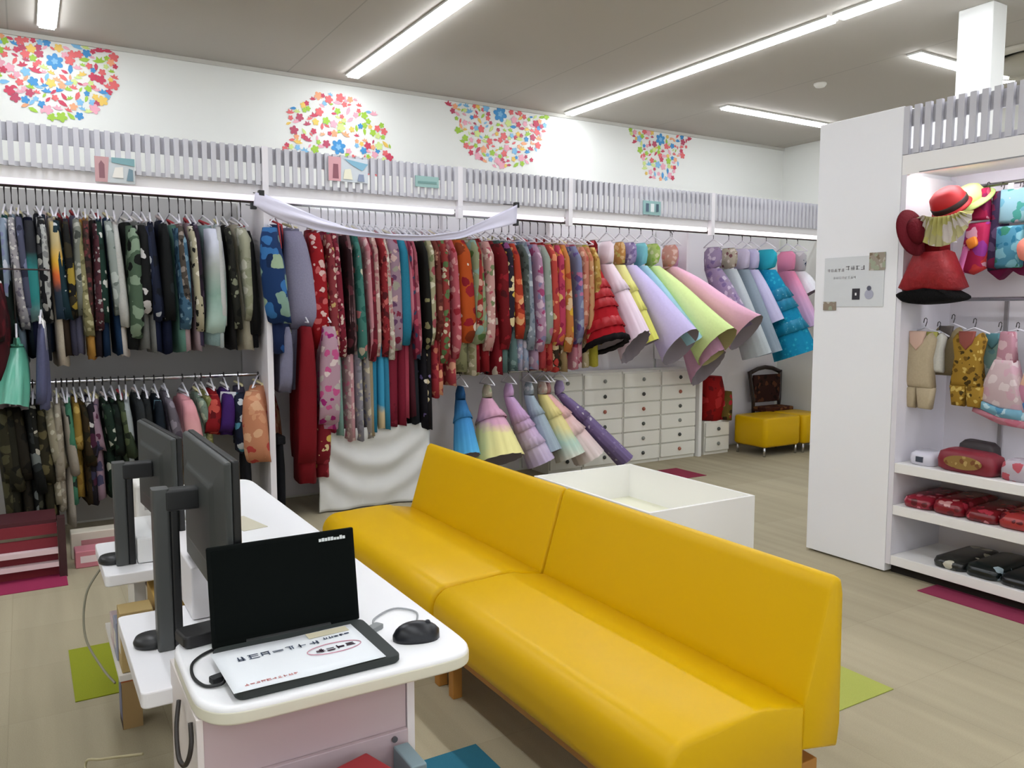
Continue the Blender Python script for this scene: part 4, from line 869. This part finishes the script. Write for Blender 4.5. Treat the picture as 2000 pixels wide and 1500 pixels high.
mb = MB(); glyphs(mb, 0.035, -0.015, 4, 0.021, rnd, wt=0.0014); mb.build('bold_text', mat('#3f2a38', 0.8), r)
mb = MB(); el = [(0.068 + 0.062 * cos(2 * PI * i / 32), -0.015 + 0.026 * sin(2 * PI * i / 32), 0.004) for i in range(33)]; mb.tube(el, 0.0011, 4); mb.build('ring_mark', mat('#c88c9c', 0.7), r)
mb = MB(); glyphs(mb, -0.145, -0.095, 10, 0.010, rnd, wt=0.0007); mb.build('small_text', mat('#c8807c', 0.8), r)
MB().box((0.035, 0.062, 0.0032), (0.132, 0.092, 0.0038)).build('beige_label', mat('#cfc8ac', 0.7), r)
tag(r, 'white paper notice with writing laid over the laptop keyboard', 'paper notice')
# mouse
r = empty('computer_mouse', (0.765, 1.705, 0.7205), R(-108))
rs = []
for i in range(15):
    t = i / 14; y = -0.055 + 0.11 * t; wv = 0.036 * max(0.03, 1 - abs(2 * t - 1) ** 2.4) ** 0.42; hh = 0.042 * max(0.03, 1 - abs(2 * (t * 0.92 + 0.02) - 1) ** 2.2) ** 0.5
    rs.append([(wv * cos(R(a)), y, max(0.0, hh * sin(R(a)))) for a in range(0, 181, 15)])
MB().rings(rs, True, True).build('shell', mat('#14161c', 0.35), r, smooth=True)
MB().at((0, 0.028, 0.036), ry=R(90)).lathe([(0.004, -0.003), (0.007, -0.003), (0.007, 0.003), (0.004, 0.003)], 12).build('scroll_wheel', mat('#3a3c42', 0.5), r)
tag(r, 'black computer mouse on the counter beside the laptop', 'computer mouse')
# small things on the counter
def cable(pts, rr, c, label, n=7):
    P_ = [Vector(p) for p in pts]; q = []
    for i in range(len(P_) - 1):
        p0 = P_[max(i - 1, 0)]; p1 = P_[i]; p2 = P_[i + 1]; p3 = P_[min(i + 2, len(P_) - 1)]
        for k in range(6):
            t = k / 6; q.append(0.5 * ((2 * p1) + (p2 - p0) * t + (2 * p0 - 5 * p1 + 4 * p2 - p3) * t * t + (3 * p1 - p0 - 3 * p2 + p3) * t ** 3))
    q.append(P_[-1])
    o = MB().tube([tuple(v) for v in q], rr, n).build('cable', mat(c, 0.5), smooth=True); tag(o, label, 'cable', 'loose cables')
cable([(0.327, 1.70, 0.731), (0.315, 1.685, 0.727), (0.285, 1.70, 0.7245), (0.272, 1.76, 0.7245), (0.285, 1.83, 0.7245), (0.33, 1.875, 0.7245), (0.39, 1.885, 0.7245)], 0.0035, '#151617', 'black cable looping beside the laptop on the counter corner')
cable([(0.248, 1.80, 0.66), (0.236, 1.76, 0.62), (0.230, 1.70, 0.585), (0.236, 1.655, 0.59), (0.246, 1.645, 0.63), (0.25, 1.67, 0.668)], 0.005, '#2a241f', 'black cable loop hanging off the left side of the counter')
cable([(0.70, 1.80, 0.7245), (0.72, 1.86, 0.7245), (0.79, 1.90, 0.7245), (0.83, 1.85, 0.7245), (0.80, 1.78, 0.7245)], 0.0025, '#9c9ea0', 'thin grey cable curling beside the mouse')
cable([(0.19, 3.15, 0.58), (0.14, 3.12, 0.50), (0.13, 3.05, 0.38), (0.17, 2.95, 0.30), (0.20, 2.85, 0.28)], 0.004, '#8a8672', 'thin grey cable loop hanging off the far tray')
cable([(0.22, 2.3, 0.30), (0.14, 2.6, 0.16), (0.10, 2.75, 0.08), (0.12, 2.6, 0.006), (0.2, 2.35, 0.006)], 0.004, '#c8bf98', 'cream cable trailing down beside the moss green carpet tile')
o = MB().at((0.695, 1.80, 0.7205), rz=0.5).prism(rrect(-0.025, -0.012, 0.025, 0.012, 0.004), 0, 0.012, 0.002).build('cable_adapter', mat('#888c8c', 0.5)); tag(o, 'small grey adapter plug on the counter right of the laptop', 'adapter')
o = MB().at((0.318, 1.715, 0.7205), rz=0.3).prism(rrect(-0.02, -0.011, 0.02, 0.011, 0.004), 0, 0.014, 0.002).build('cable_adapter', mat('#1a1b1d', 0.5)); tag(o, 'black plug at the left edge of the laptop', 'adapter')
o = MB().at((0.655, 2.98, 0.7205), rz=0.2).box((-0.045, -0.10, 0), (0.045, 0.10, 0.002)).build('paper_slip', mat('#cfcab4', 0.7)); tag(o, 'beige paper slip lying on the counter behind the laptop lid', 'paper')
# red box and small grey box in front of the counter end
r = empty('storage_box', (0.508, 1.452, 0), R(17))
MB().box((-0.13, -0.14, 0), (0.13, 0.12, 0.50)).build('body', mat('#8c2228', 0.55), r, bevel=0.006)
MB().box((-0.135, -0.145, 0.48), (0.135, 0.125, 0.532)).build('lid', mat('#9a262c', 0.5), r, bevel=0.006)
tag(r, 'dark red box standing against the pink counter end', 'box')
o = MB().box((0.668, 1.52, 0), (0.705, 1.622, 0.52)).build('folder', mat('#7d9298', 0.5), bevel=0.004); tag(o, 'grey blue folder standing beside the dark red box', 'folder')
# goods on the low shelf by the counter
for k, (x, y, z0, a, b_, c, col, lb) in enumerate((
    (0.27, 2.86, 0.322, 0.05, 0.05, 0.20, '#b9a06a', 'tan carton with a pale label on the low counter shelf'),
    (0.26, 2.97, 0.322, 0.045, 0.045, 0.13, '#9fa4b8', 'grey blue carton on the low counter shelf'),
    (0.265, 3.09, 0.322, 0.05, 0.06, 0.10, '#d8c4c8', 'pale pink carton on the low counter shelf'),
    (0.39, 2.95, 0.322, 0.06, 0.10, 0.22, '#c9a558', 'golden carton on the low shelf under the far tray'),
    (0.39, 3.14, 0.322, 0.05, 0.06, 0.24, '#4a3526', 'dark brown carton on the low shelf under the far tray'))):
    r = empty('carton', (x, y, z0)); MB().box((-a, -b_, 0), (a, b_, c)).build('body', mat(col, 0.6), r, bevel=0.003)
    MB().box((-a - 0.001, -b_ * 0.6, c * 0.3), (-a, b_ * 0.6, c * 0.7)).build('printed_label', mat('#e6e0d4', 0.6), r); tag(r, lb, 'carton', 'cartons on the low counter shelf')
r = empty('picture_box', (0.262, 3.13, 0)); MB().box((-0.025, -0.05, 0.0), (0.04, 0.05, 0.21)).build('body', mat('#b89a6a', 0.6), r)
MB().box((-0.0262, -0.048, 0.0), (-0.0255, 0.048, 0.03)).build('dark_base', mat('#3a2a1c', 0.6), r)
MB().box((-0.027, -0.046, 0.035), (-0.0255, 0.046, 0.165)).build('picture', mat('#6c7090', 0.5), r); MB().box((-0.0265, -0.051, 0.175), (0.041, 0.051, 0.212)).build('top_band', mat('#b5653a', 0.5), r)
tag(r, 'brown box with a blue picture standing on the floor under the low counter shelf', 'box')
r = empty('cardboard_box', (-0.30, 2.1, 0)); MB().box((-0.19, -0.3, 0.0), (0.19, 0.25, 0.62)).build('body', mat('#a98a52', 0.7), r, bevel=0.004)
MB().box((-0.195, -0.305, 0.60), (0.195, 0.255, 0.66)).build('lid', mat('#cfc8ba', 0.6), r, bevel=0.004); MB().box((-0.192, -0.302, 0.0), (0.192, 0.252, 0.18)).build('lower_sleeve', mat('#c9c8d2', 0.6), r)
tag(r, 'tall brown cardboard box with a pale lid at the edge of the photo', 'cardboard box')

# slatted stand under the dark rack -------------------------------------------------
r = empty('shoe_stand', (-0.25, 5.15, 0))
for z in (0.075, 0.15):
    MB().box((-0.6, -0.05, z - 0.012), (0.355, 0.0, z + 0.014)).build('white_board', mat('#e2ccce', 0.5), r)
for z in (0.02, 0.11, 0.19, 0.27):
    MB().box((-0.6, 0.004, z - 0.03), (0.355, 0.02, z + 0.03)).build('red_board', mat('#7c1c2a', 0.6), r)
MB().box((0.357, -0.055, 0.0), (0.395, 0.02, 0.34)).build('end_post', mat('#3a1c20', 0.5), r)
MB().box((-0.6, 0.022, 0.29), (0.355, 0.30, 0.32)).build('top_board', mat('#4a1820', 0.6), r)
tag(r, 'low dark red stand with white boards under the dark rack', 'stand')
for k, (x, y, a, b_, c, col, c2, lb) in enumerate((
    (0.28, 5.28, 0.09, 0.07, 0.10, '#c87c88', '#e6d4d4', 'pink packet on the floor beside the dark red stand'),
    (0.44, 5.24, 0.06, 0.06, 0.09, '#c85040', '#e8b0a0', 'orange red packet on the floor beside the pink packet'),
    (0.56, 5.30, 0.06, 0.07, 0.15, '#ecdcdc', '#c87880', 'white and pink packet on the floor near the far monitor pole'),
    (0.36, 5.48, 0.18, 0.06, 0.16, '#cfc8b8', '#b87c80', 'long pale box on the floor behind the packets'))):
    r = empty('packet', (x, y, 0)); MB().box((-a, -b_, 0), (a, b_, c)).build('body', mat(col, 0.5), r, bevel=0.006)
    MB().box((-a * 0.7, -b_ - 0.001, c * 0.3), (a * 0.6, -b_, c * 0.7)).build('printed_label', mat(c2, 0.5), r); tag(r, lb, 'packet', 'packets on the floor under the dark rack')

# ------------------------------------------------------------------ partition with shelf bay
PX = 4.15; PANEL = mat('#f0f0f3', 0.5); SHW = mat('#eeecea', 0.45)
struct('wall_partition', MB().box((PX, 2.735, 0.012), (PX + 0.50, 3.275, 2.605)), PANEL, bevel=0.003)
r = empty('shelf_bay', (PX, 1.75, 0)); YN, YF = -1.25, 0.982
def P(n, a, b_, m, **k): return MB().box(a, b_).build(n, m, r, **k)
P('back_panel', (0.47, YN, 0.03), (0.50, YF, 2.34), mat('#dedae0', 0.6))
P('frame_head', (0.0, YN, 2.235), (0.03, YF, 2.34), SHW)
P('head_underside', (0.03, YN, 2.264), (0.47, YF, 2.28), SHW)
P('head_shadow_line', (-0.001, YN, 2.236), (0.0, YF - 0.1, 2.242), mat('#8a8a8e', 0.6))  # grey strip painting the shadow line under the header
P('inner_side', (0.0, YF - 0.03, 0.06), (0.47, YF, 2.235), mat('#dedbe2', 0.6))
P('led_or_fill_bar', (0.034, YN + 0.02, 2.247), (0.09, YF - 0.05, 2.262), mat('#f8f8ff', 0.5, emit=9.0))
mb = MB(); y = YN
while y < YF - 0.02: mb.box((0.0, y, 2.345), (0.022, y + 0.033, 2.60)); y += 0.0595
mb.box((0.024, YN, 2.345), (0.04, YF, 2.375))
MB().box((0.024, YN, 2.495), (0.04, YF, 2.585)).build('backing_strip', mat('#b2b1b8', 0.6), r)
mb.build('slat_valance', mat('#c4c3ca', 0.5), r)
for z in (0.645, 0.405, 0.115):
    P('shelf', (0.0, YN, z - 0.055), (0.465, YF - 0.031, z), SHW, bevel=0.003)
P('plinth', (0.06, YN, 0.0), (0.46, YF, 0.055), mat('#2c2826', 0.8))
for z in (2.17, 1.56):
    o = MB().tube([(0.33, YN, z), (0.33, YF - 0.03, z)], 0.011, 8).build('hanging_rail', CHROME, r, smooth=True)
P('bay_divider_rod', (0.455, 0.62, 0.66), (0.468, 0.64, 1.55), mat('#8a8588', 0.4))
tag(r, 'white shelf bay in the partition with hats and baby clothes', 'shelf bay')
# notice on the partition
def notice():
    r = empty('notice_board', (PX - 0.002, 3.015, 1.66)); mb = MB()
    MB().box((-0.003, -0.205, -0.14), (0, 0.19, 0.15)).build('sheet', mat('#d6d9dc', 0.6), r)
    rnd = random.Random(9)
    for (y, z, n, s_, c, nm) in ((0.16, 0.075, 5, 0.022, '#b9b4b8', 'title_text'), (0.03, 0.085, 4, 0.03, '#6f6c70', 'main_text'), (0.12, 0.03, 8, 0.018, '#cfcfd2', 'small_text')):
        mb = MB()
        for i in range(n):
            for k in range(3):
                a = rnd.uniform(-0.3, 0.3) * s_; b2 = rnd.uniform(-0.4, 0.4) * s_
                mb.box((-0.0045, y - i * s_ * 1.1 - 0.4 * s_, z + b2 - 0.001), (-0.0035, y - i * s_ * 1.1 + 0.4 * s_, z + b2 + 0.001))
                mb.box((-0.0045, y - i * s_ * 1.1 + a - 0.001, z - 0.4 * s_), (-0.0035, y - i * s_ * 1.1 + a + 0.001, z + 0.4 * s_))
        mb.build(nm, mat(c, 0.7), r)
    MB().box((-0.005, -0.055, -0.10), (-0.0035, -0.005, -0.035)).build('black_symbol', mat('#2c2a33', 0.6), r)
    MB().box((-0.006, -0.035, -0.075), (-0.0051, -0.025, -0.06)).build('white_mark', mat('#e6e6e6', 0.6), r)
    MB().at((-0.004, -0.115, -0.07), ry=R(-90)).lathe([(0.028, 0), (0.028, 0.001), (0, 0.001)], 20).build('round_symbol', mat('#a9aabb', 0.6), r)
    MB().at((-0.0055, -0.115, -0.035), ry=R(-90)).lathe([(0.014, 0), (0.014, 0.001), (0, 0.001)], 14).build('dark_dot', mat('#585a6a', 0.6), r)
    for a, b_, z0, z1, c in ((0.10, 0.19, -0.16, -0.11, '#b3a392'), (-0.21, -0.11, 0.065, 0.165, '#c4b8a8')):
        MB().box((-0.006, a, z0), (-0.0036, b_, z1)).build('picture', K(c, ['#d8d2c6', '#96846f', '#b9c0a8'], 34, 0.5), r)
    tag(r, 'white notice with small pictures and symbols on the partition panel', 'notice')
notice()

# shelf bay contents -----------------------------------------------------------------
HX = PX + 0.33
def small(name, cat, y, zt, label, parts, group='baby clothes in the partition bay', rz=0.0, x=HX, hang=True, drop=0.06, wd=0.09):
    """garment seen from the front: parts = [(name, outline [(u, z)], thickness, material)] with u towards the near end"""
    r = empty(name, (x, y, zt), rz)
    if hang:
        mb = MB(); mb.use(1); mb.tube([(-0.018, 0, -0.01), (-0.012, 0, 0.012), (0, 0, 0.0165), (0.012, 0, 0.01), (0.012, 0, -0.006), (0, 0, -0.03), (0, 0, -drop)], 0.0025, 5)
        mb.use(0); mb.tube([(0, -wd, -drop - 0.03), (0, 0, -drop), (0, wd, -drop - 0.03)], 0.005, 5); mb.build('hanger', [HANG, HANGD], r, smooth=True)
    for nm, out, th, m, dx in parts:
        rs = []; n = len(out)
        cu = sum(p[0] for p in out) / n; cz = sum(p[1] for p in out) / n
        for xx, k in ((-th, 0.80), (-th * 0.8, 0.93), (0, 1.0), (th * 0.8, 0.93), (th, 0.80)):
            rs.append([(xx + dx + 0.006 * sin(9 * u * 6 + z * 20), cu + (u - cu) * k, cz + (z - cz) * k) for u, z in out])
        MB().rings(rs, True, True).build(nm, m, r, smooth=True)
    tag(r, label, cat, group); return r
def blob(cx, cz, a, b_, n=16, w_=0.0):
    return [(cx + a * cos(2 * PI * i / n) * (1 + w_ * sin(4 * 2 * PI * i / n)), cz + b_ * sin(2 * PI * i / n) * (1 + w_ * sin(4 * 2 * PI * i / n))) for i in range(n)]
# upper row: hats and dress-up
def hat(x, y, z, rx, ry, rz, br, cr, ch, mb_, mc_, label, band=None):
    r = empty('hat', (x, y, z)); r.rotation_euler = (rx, ry, rz) if rx is not None else Vector((-0.02, -0.97, 0.24)).to_track_quat('Z', 'Y').to_euler()
    MB().lathe([(cr * 0.9, 0.002), (br, -0.012), (br + 0.004, -0.006), (br, 0.002), (cr, 0.012)], 32).build('brim', mb_, r, smooth=True)
    MB().lathe([(cr, 0.0), (cr * 1.02, ch * 0.4), (cr * 0.9, ch * 0.8), (cr * 0.6, ch), (0.01, ch * 1.05)], 32).build('crown', mc_, r, smooth=True)
    if band: MB().lathe([(cr * 1.02, 0.004), (cr * 1.06, 0.012), (cr * 1.06, 0.035), (cr * 1.01, 0.04)], 32).build('band', band, r, smooth=True)
    tag(r, label, 'hat', 'hats in the partition bay')
velvet = mat('#5c0f1a', 0.9, bump=0.4, bscale=80)
hat(4.10, 2.62, 1.915, None, None, None, 0.125, 0.07, 0.06, velvet, velvet, 'dark red velvet hat at the edge of the shelf bay')
hat(4.24, 2.50, 2.045, R(-8), R(-38), R(0), 0.10, 0.088, 0.10, mat('#b51218', 0.6), mat('#b51218', 0.6), 'bright red cap with a black band above the pale fan', mat('#2a0d08', 0.6))
hat(4.42, 2.50, 2.09, R(-10), R(-35), R(0), 0.12, 0.08, 0.08, mat('#b9cc7c', 0.7), mat('#c8d88c', 0.7), 'yellow green hat behind the bright red cap')
# pale yellow fan / brim cone
r = empty('paper_fan', (4.12, 2.47, 1.985)); n = 24; vs = [(0, 0.0, 0.0)]; rs = []
a0, a1 = R(185), R(350)
rs = [[(-0.02 + 0.012 * (-1) ** i, 0.10 * cos(a0 + (a1 - a0) * i / n), 0.02 * sin(a0 + (a1 - a0) * i / n) + 0.02) for i in range(n + 1)], [(-0.02 + 0.008 * (-1) ** i, 0.165 * cos(a0 + (a1 - a0) * i / n) - 0.0, 0.185 * sin(a0 + (a1 - a0) * i / n) + 0.03) for i in range(n + 1)]]
o = MB().rings(rs, closed=False).build('leaf', K('#d8cf98', ['#cfc87c', '#e6dcd4'], 9, 0.5), r); md = o.modifiers.new('s', 'SOLIDIFY'); md.thickness = 0.004
tag(r, 'pale yellow pleated fan between the red cap and the red dress', 'fan')
small('dress', 'dress', 2.57, 1.95, 'small red dress with a black fur hem under the hats', [
    ('bodice', [(-0.06, -0.05), (0.06, -0.05), (0.075, -0.16), (-0.075, -0.16)], 0.05, S('#8c0f18'), -0.05),
    ('skirt', [(-0.08, -0.13), (0.08, -0.13), (0.17, -0.33), (0.10, -0.36), (0, -0.34), (-0.10, -0.36), (-0.17, -0.33)], 0.09, mat('#8e0f18', 0.6, bump=0.8, bscale=30, vary=0.3), -0.05),
    ('fur_hem', blob(0, -0.375, 0.175, 0.045, 24, 0.05), 0.10, mat('#0d0c0d', 0.95, bump=1.0, bscale=120), -0.05)], rz=0.0, x=4.27)
small('costume', 'costume', 2.44, 2.17, 'magenta costume with an orange flower hanging beside the fan', [
    ('upper_part', [(-0.035, -0.02), (0.035, -0.02), (0.06, -0.19), (-0.055, -0.19)], 0.03, K('#c02858', ['#f0a4bc', '#8c1c50', '#e8607c'], 16, 0.44), -0.06),
    ('skirt', [(-0.05, -0.20), (0.055, -0.20), (0.10, -0.46), (0.02, -0.48), (-0.035, -0.45)], 0.04, K('#cc2c60', ['#f2b4cc', '#a03c9c', '#e04848'], 11, 0.46), -0.06),
    ('orange_flower', blob(0.01, -0.31, 0.032, 0.032, 20, 0.08), 0.012, mat('#f08c2c', 0.6), -0.115),
    ('pink_trim', [(0.03, -0.32), (0.06, -0.32), (0.125, -0.55), (0.085, -0.56)], 0.02, mat('#d873b0', 0.6), -0.09)], 'dress-up costumes in the partition bay')
small('costume', 'costume', 2.365, 2.16, 'dark navy plum costume behind the magenta one', [
    ('body', [(-0.03, -0.03), (0.03, -0.03), (0.05, -0.3), (0.04, -0.45), (-0.04, -0.44), (-0.05, -0.25)], 0.03, K('#4a3a5c', ['#6a5a7c', '#8c2c54'], 14), -0.02)], 'dress-up costumes in the partition bay')
small('costume', 'costume', 2.27, 2.15, 'light blue packaged costume under the red and white tags', [
    ('top_bag', [(-0.07, -0.02), (0.07, -0.02), (0.075, -0.2), (-0.065, -0.2)], 0.03, K('#9cc8d4', ['#6ca8bc', '#dcc8d4', '#4c9c90'], 18, 0.45), -0.05),
    ('lower_bag', [(-0.055, -0.21), (0.08, -0.21), (0.085, -0.43), (-0.04, -0.43)], 0.035, K('#5ca4c0', ['#8cc8d8', '#2c7c9c', '#3c8c74'], 16, 0.46), -0.05)], 'dress-up costumes in the partition bay')
small('costume', 'costume', 2.11, 2.14, 'pale green packaged costume at the frame edge', [
    ('body', [(-0.075, -0.02), (0.08, -0.02), (0.09, -0.4), (-0.06, -0.42)], 0.035, K('#a8cc84', ['#c8dca8', '#7cb05c', '#dcb89c'], 14, 0.46), -0.06)], 'dress-up costumes in the partition bay')
small('purse', 'purse', 2.17, 1.88, 'coral pink soft purse in front of the packaged costumes', [
    ('body', blob(0.0, -0.07, 0.055, 0.065, 18, 0.03), 0.04, mat('#e08878', 0.7, bump=0.3, bscale=30), -0.09)], 'dress-up costumes in the partition bay', hang=False)
small('costume', 'costume', 2.33, 1.80, 'deep magenta skirt with ribbons hanging below the blue costume', [
    ('body', [(-0.15, 0.0), (0.12, 0.0), (0.10, -0.09), (0.04, -0.14), (-0.02, -0.08), (-0.08, -0.12), (-0.14, -0.06)], 0.04, S('#8c2458'), 0.03)], 'dress-up costumes in the partition bay', hang=False)
for k, (y, c) in enumerate(((2.32, '#b84a6c'), (2.235, '#c03040'))):
    r = empty('price_tag', (HX - 0.01, y, 2.10)); MB().box((-0.002, -0.014, 0.0), (0.002, 0.014, 0.065)).build('card', mat('#eee6e6', 0.5), r)
    MB().box((-0.004, -0.012, 0.012), (-0.0022, 0.012, 0.028)).build('printed_mark', mat(c, 0.5), r)
    tag(r, ('white tag with a pink mark' if k == 0 else 'white tag with a red mark') + ' above the light blue costume', 'tag', 'hanging tags in the shelf bay')
# lower row: baby clothes
def romper(y, zt, sc, m, trim, label, legs=True, x=HX, dx=-0.04):
    body = [(-0.055, 0), (-0.035, -0.02), (0.035, -0.02), (0.055, 0), (0.075, -0.03), (0.06, -0.12), (0.075, -0.26), (-0.075, -0.26), (-0.06, -0.12), (-0.075, -0.03)]
    body = [(u * sc, (z - 0.05) * sc) for u, z in body]
    pr = [('body', body, 0.03 * sc, m, dx), ('collar', [(u * sc, (z - 0.05) * sc) for u, z in ((-0.04, 0.005), (0.04, 0.005), (0.03, -0.05), (0, -0.085), (-0.03, -0.05))], 0.012, trim, dx - 0.028 * sc)]
    if legs:
        for s_ in (-1, 1): pr.append(('leg', [(u * sc + s_ * 0.038 * sc, (z - 0.05) * sc) for u, z in ((-0.038, -0.25), (0.038, -0.25), (0.03, -0.35), (-0.03, -0.35))], 0.024 * sc, m, dx))
    small('romper', 'romper', y, zt, label, pr, drop=0.035, wd=0.07 * sc, x=x)
romper(2.655, 1.44, 1.22, S('#d9c6a6'), mat('#c8a898', 0.7), 'beige baby romper nearest the partition panel', x=4.31)
romper(2.60, 1.42, 0.85, S('#e9e6dc'), mat('#9c9850', 0.7), 'small white romper with an olive collar beside the beige one', legs=False, x=4.35)
romper(2.585, 1.46, 1.05, S('#b3a07c'), mat('#5c5450', 0.7), 'taupe baby romper between the white and gold ones', x=4.46, legs=False)
romper(2.42, 1.44, 1.15, K('#b98f34', ['#e0c068', '#7c5c1c', '#4c3a14'], 34, 0.4), mat('#8c4c44', 0.7), 'gold leopard-like baby romper with dark cuffs', x=4.38)
romper(2.35, 1.42, 0.95, K('#a4ccc0', ['#7cacb0', '#d4e4dc'], 18), mat('#5c8c94', 0.7), 'mint green baby top behind the pink flared dress', legs=False, x=4.5)
small('dress', 'dress', 2.25, 1.42, 'pastel pink flared baby dress with blue and pink hem', [
    ('bodice', [(-0.035, -0.03), (0.035, -0.03), (0.045, -0.2), (-0.05, -0.2)], 0.03, K('#dca4b4', ['#ecc8d0', '#c88494'], 20), -0.09),
    ('skirt', [(-0.045, -0.17), (0.045, -0.17), (0.145, -0.40), (0.0, -0.44), (-0.12, -0.45)], 0.05, K('#ecd0d4', ['#f2e0e0', '#e0b8c4'], 16), -0.09),
    ('blue_band', [(0.135, -0.385), (0.15, -0.43), (0.0, -0.485), (-0.13, -0.49), (-0.115, -0.43), (0.0, -0.43)], 0.055, K('#8cc4dc', ['#c4e4ee', '#5c9cc0'], 18), -0.09),
    ('pink_band', [(0.148, -0.43), (0.155, -0.46), (0.0, -0.52), (-0.135, -0.53), (-0.13, -0.485), (0.0, -0.478)], 0.05, K('#e498a8', ['#f0bcc8', '#d47c90'], 24), -0.09)], drop=0.02)
small('dress', 'dress', 2.10, 1.40, 'rose pink baby dress with a blue lower edge at the frame edge', [
    ('bodice', [(-0.03, -0.04), (0.035, -0.04), (0.045, -0.2), (-0.05, -0.2)], 0.03, K('#dc8ca8', ['#f0b4c8', '#c86c8c'], 20), -0.07),
    ('skirt', [(-0.045, -0.17), (0.045, -0.17), (0.10, -0.38), (-0.10, -0.38)], 0.045, K('#eca4c0', ['#f2c4a8', '#c88cc4'], 12), -0.07),
    ('blue_band', [(-0.10, -0.37), (0.10, -0.37), (0.11, -0.45), (-0.11, -0.46)], 0.045, K('#5c8cc4', ['#8cb4dc', '#a89cd0'], 14), -0.07)], drop=0.02)
# top shelf bags
def softbag(x, y, z, a, b_, h, m, label, extra=None, name='pouch', cat='pouch', group='packets on the partition shelves', rz=0.0):
    r = empty(name, (x, y, z), rz); rs = []
    for t, k in ((0, 0.8), (0.12, 0.97), (0.5, 1.0), (0.85, 0.93), (1.0, 0.7)):
        rs.append([(px_ * k, py_ * k, h * t + 0.004 * sin(9 * px_ + 11 * py_)) for px_, py_ in rrect(-a, -b_, a, b_, min(a, b_) * 0.5, 5)])
    MB().rings(rs, True, True).build('body', m, r, smooth=True)
    if extra: extra(r)
    tag(r, label, cat, group)
z1 = 0.6455
clear = mat('#d8d6e2', 0.2, alpha=0.85, coat=0.5)
softbag(4.27, 2.58, z1, 0.08, 0.07, 0.075, clear, 'clear bag with grey contents on the top shelf by the partition', lambda r: MB().box((-0.085, -0.02, 0.02), (-0.078, 0.02, 0.05)).build('dark_print', mat('#3c4250', 0.5), r))
def goldlab(r):
    MB().at((-0.082, 0.0, 0.058), rx=R(0), ry=R(-90)).prism([(0.036 * cos(2 * PI * i / 24), 0.10 * sin(2 * PI * i / 24)) for i in range(24)], 0.0, 0.004).build('gold_panel', K('#b08c50', ['#d0b070', '#8c5a38'], 30, 0.4), r)
softbag(4.25, 2.33, z1, 0.075, 0.155, 0.115, mat('#7c1c2c', 0.5), 'dark red pouch with a gold panel on the top shelf', goldlab)
softbag(4.38, 2.36, z1, 0.05, 0.10, 0.15, mat('#2c2426', 0.6), 'black wrapped item behind the dark red pouch')
softbag(4.27, 2.09, z1, 0.08, 0.07, 0.10, K('#d8ccd6', ['#c8606c', '#e8e0ea'], 16, 0.35), 'clear bag with pink contents near the dark red pouch')
softbag(4.45, 2.52, z1, 0.07, 0.10, 0.05, mat('#e2dee8', 0.3, alpha=0.9), 'flat clear packet behind the clear bag')
for k, (y, c, c2, lb) in enumerate(((2.58, '#a82038', '#e87c90', 'crimson folded kimono packet nearest the partition on the middle shelf'), (2.41, '#9c1c2c', '#e0a0a0', 'dark red folded kimono packet with pale flecks on the middle shelf'), (2.235, '#8c1824', '#f09ca4', 'deep red folded kimono packet with a pink corner on the middle shelf'), (2.065, '#c84040', '#f08070', 'coral folded kimono packet on the middle shelf at the frame edge'))):
    softbag(4.372, y, 0.4055, 0.205, 0.0835, 0.07 + 0.012 * (k % 2), K(c, [c2, '#6c1020', '#c83c50'], 20, 0.42, rough=0.25), lb)
for k, (y, c, c2, lb) in enumerate(((2.39, '#2c2e2c', '#d8d4c0', 'black packet with pale corner on the bottom shelf'), (2.215, '#121e1e', '#b8ccd4', 'black green packet on the bottom shelf'), (2.04, '#10181c', '#8cb0c0', 'blue black packet on the bottom shelf at the frame edge'))):
    softbag(4.372, y, 0.1155, 0.205, 0.086, 0.06 + 0.01 * (k % 2), K(c, ['#3c403c', c2, '#161a1a', '#222826'], 12, 0.34, rough=0.25), lb)
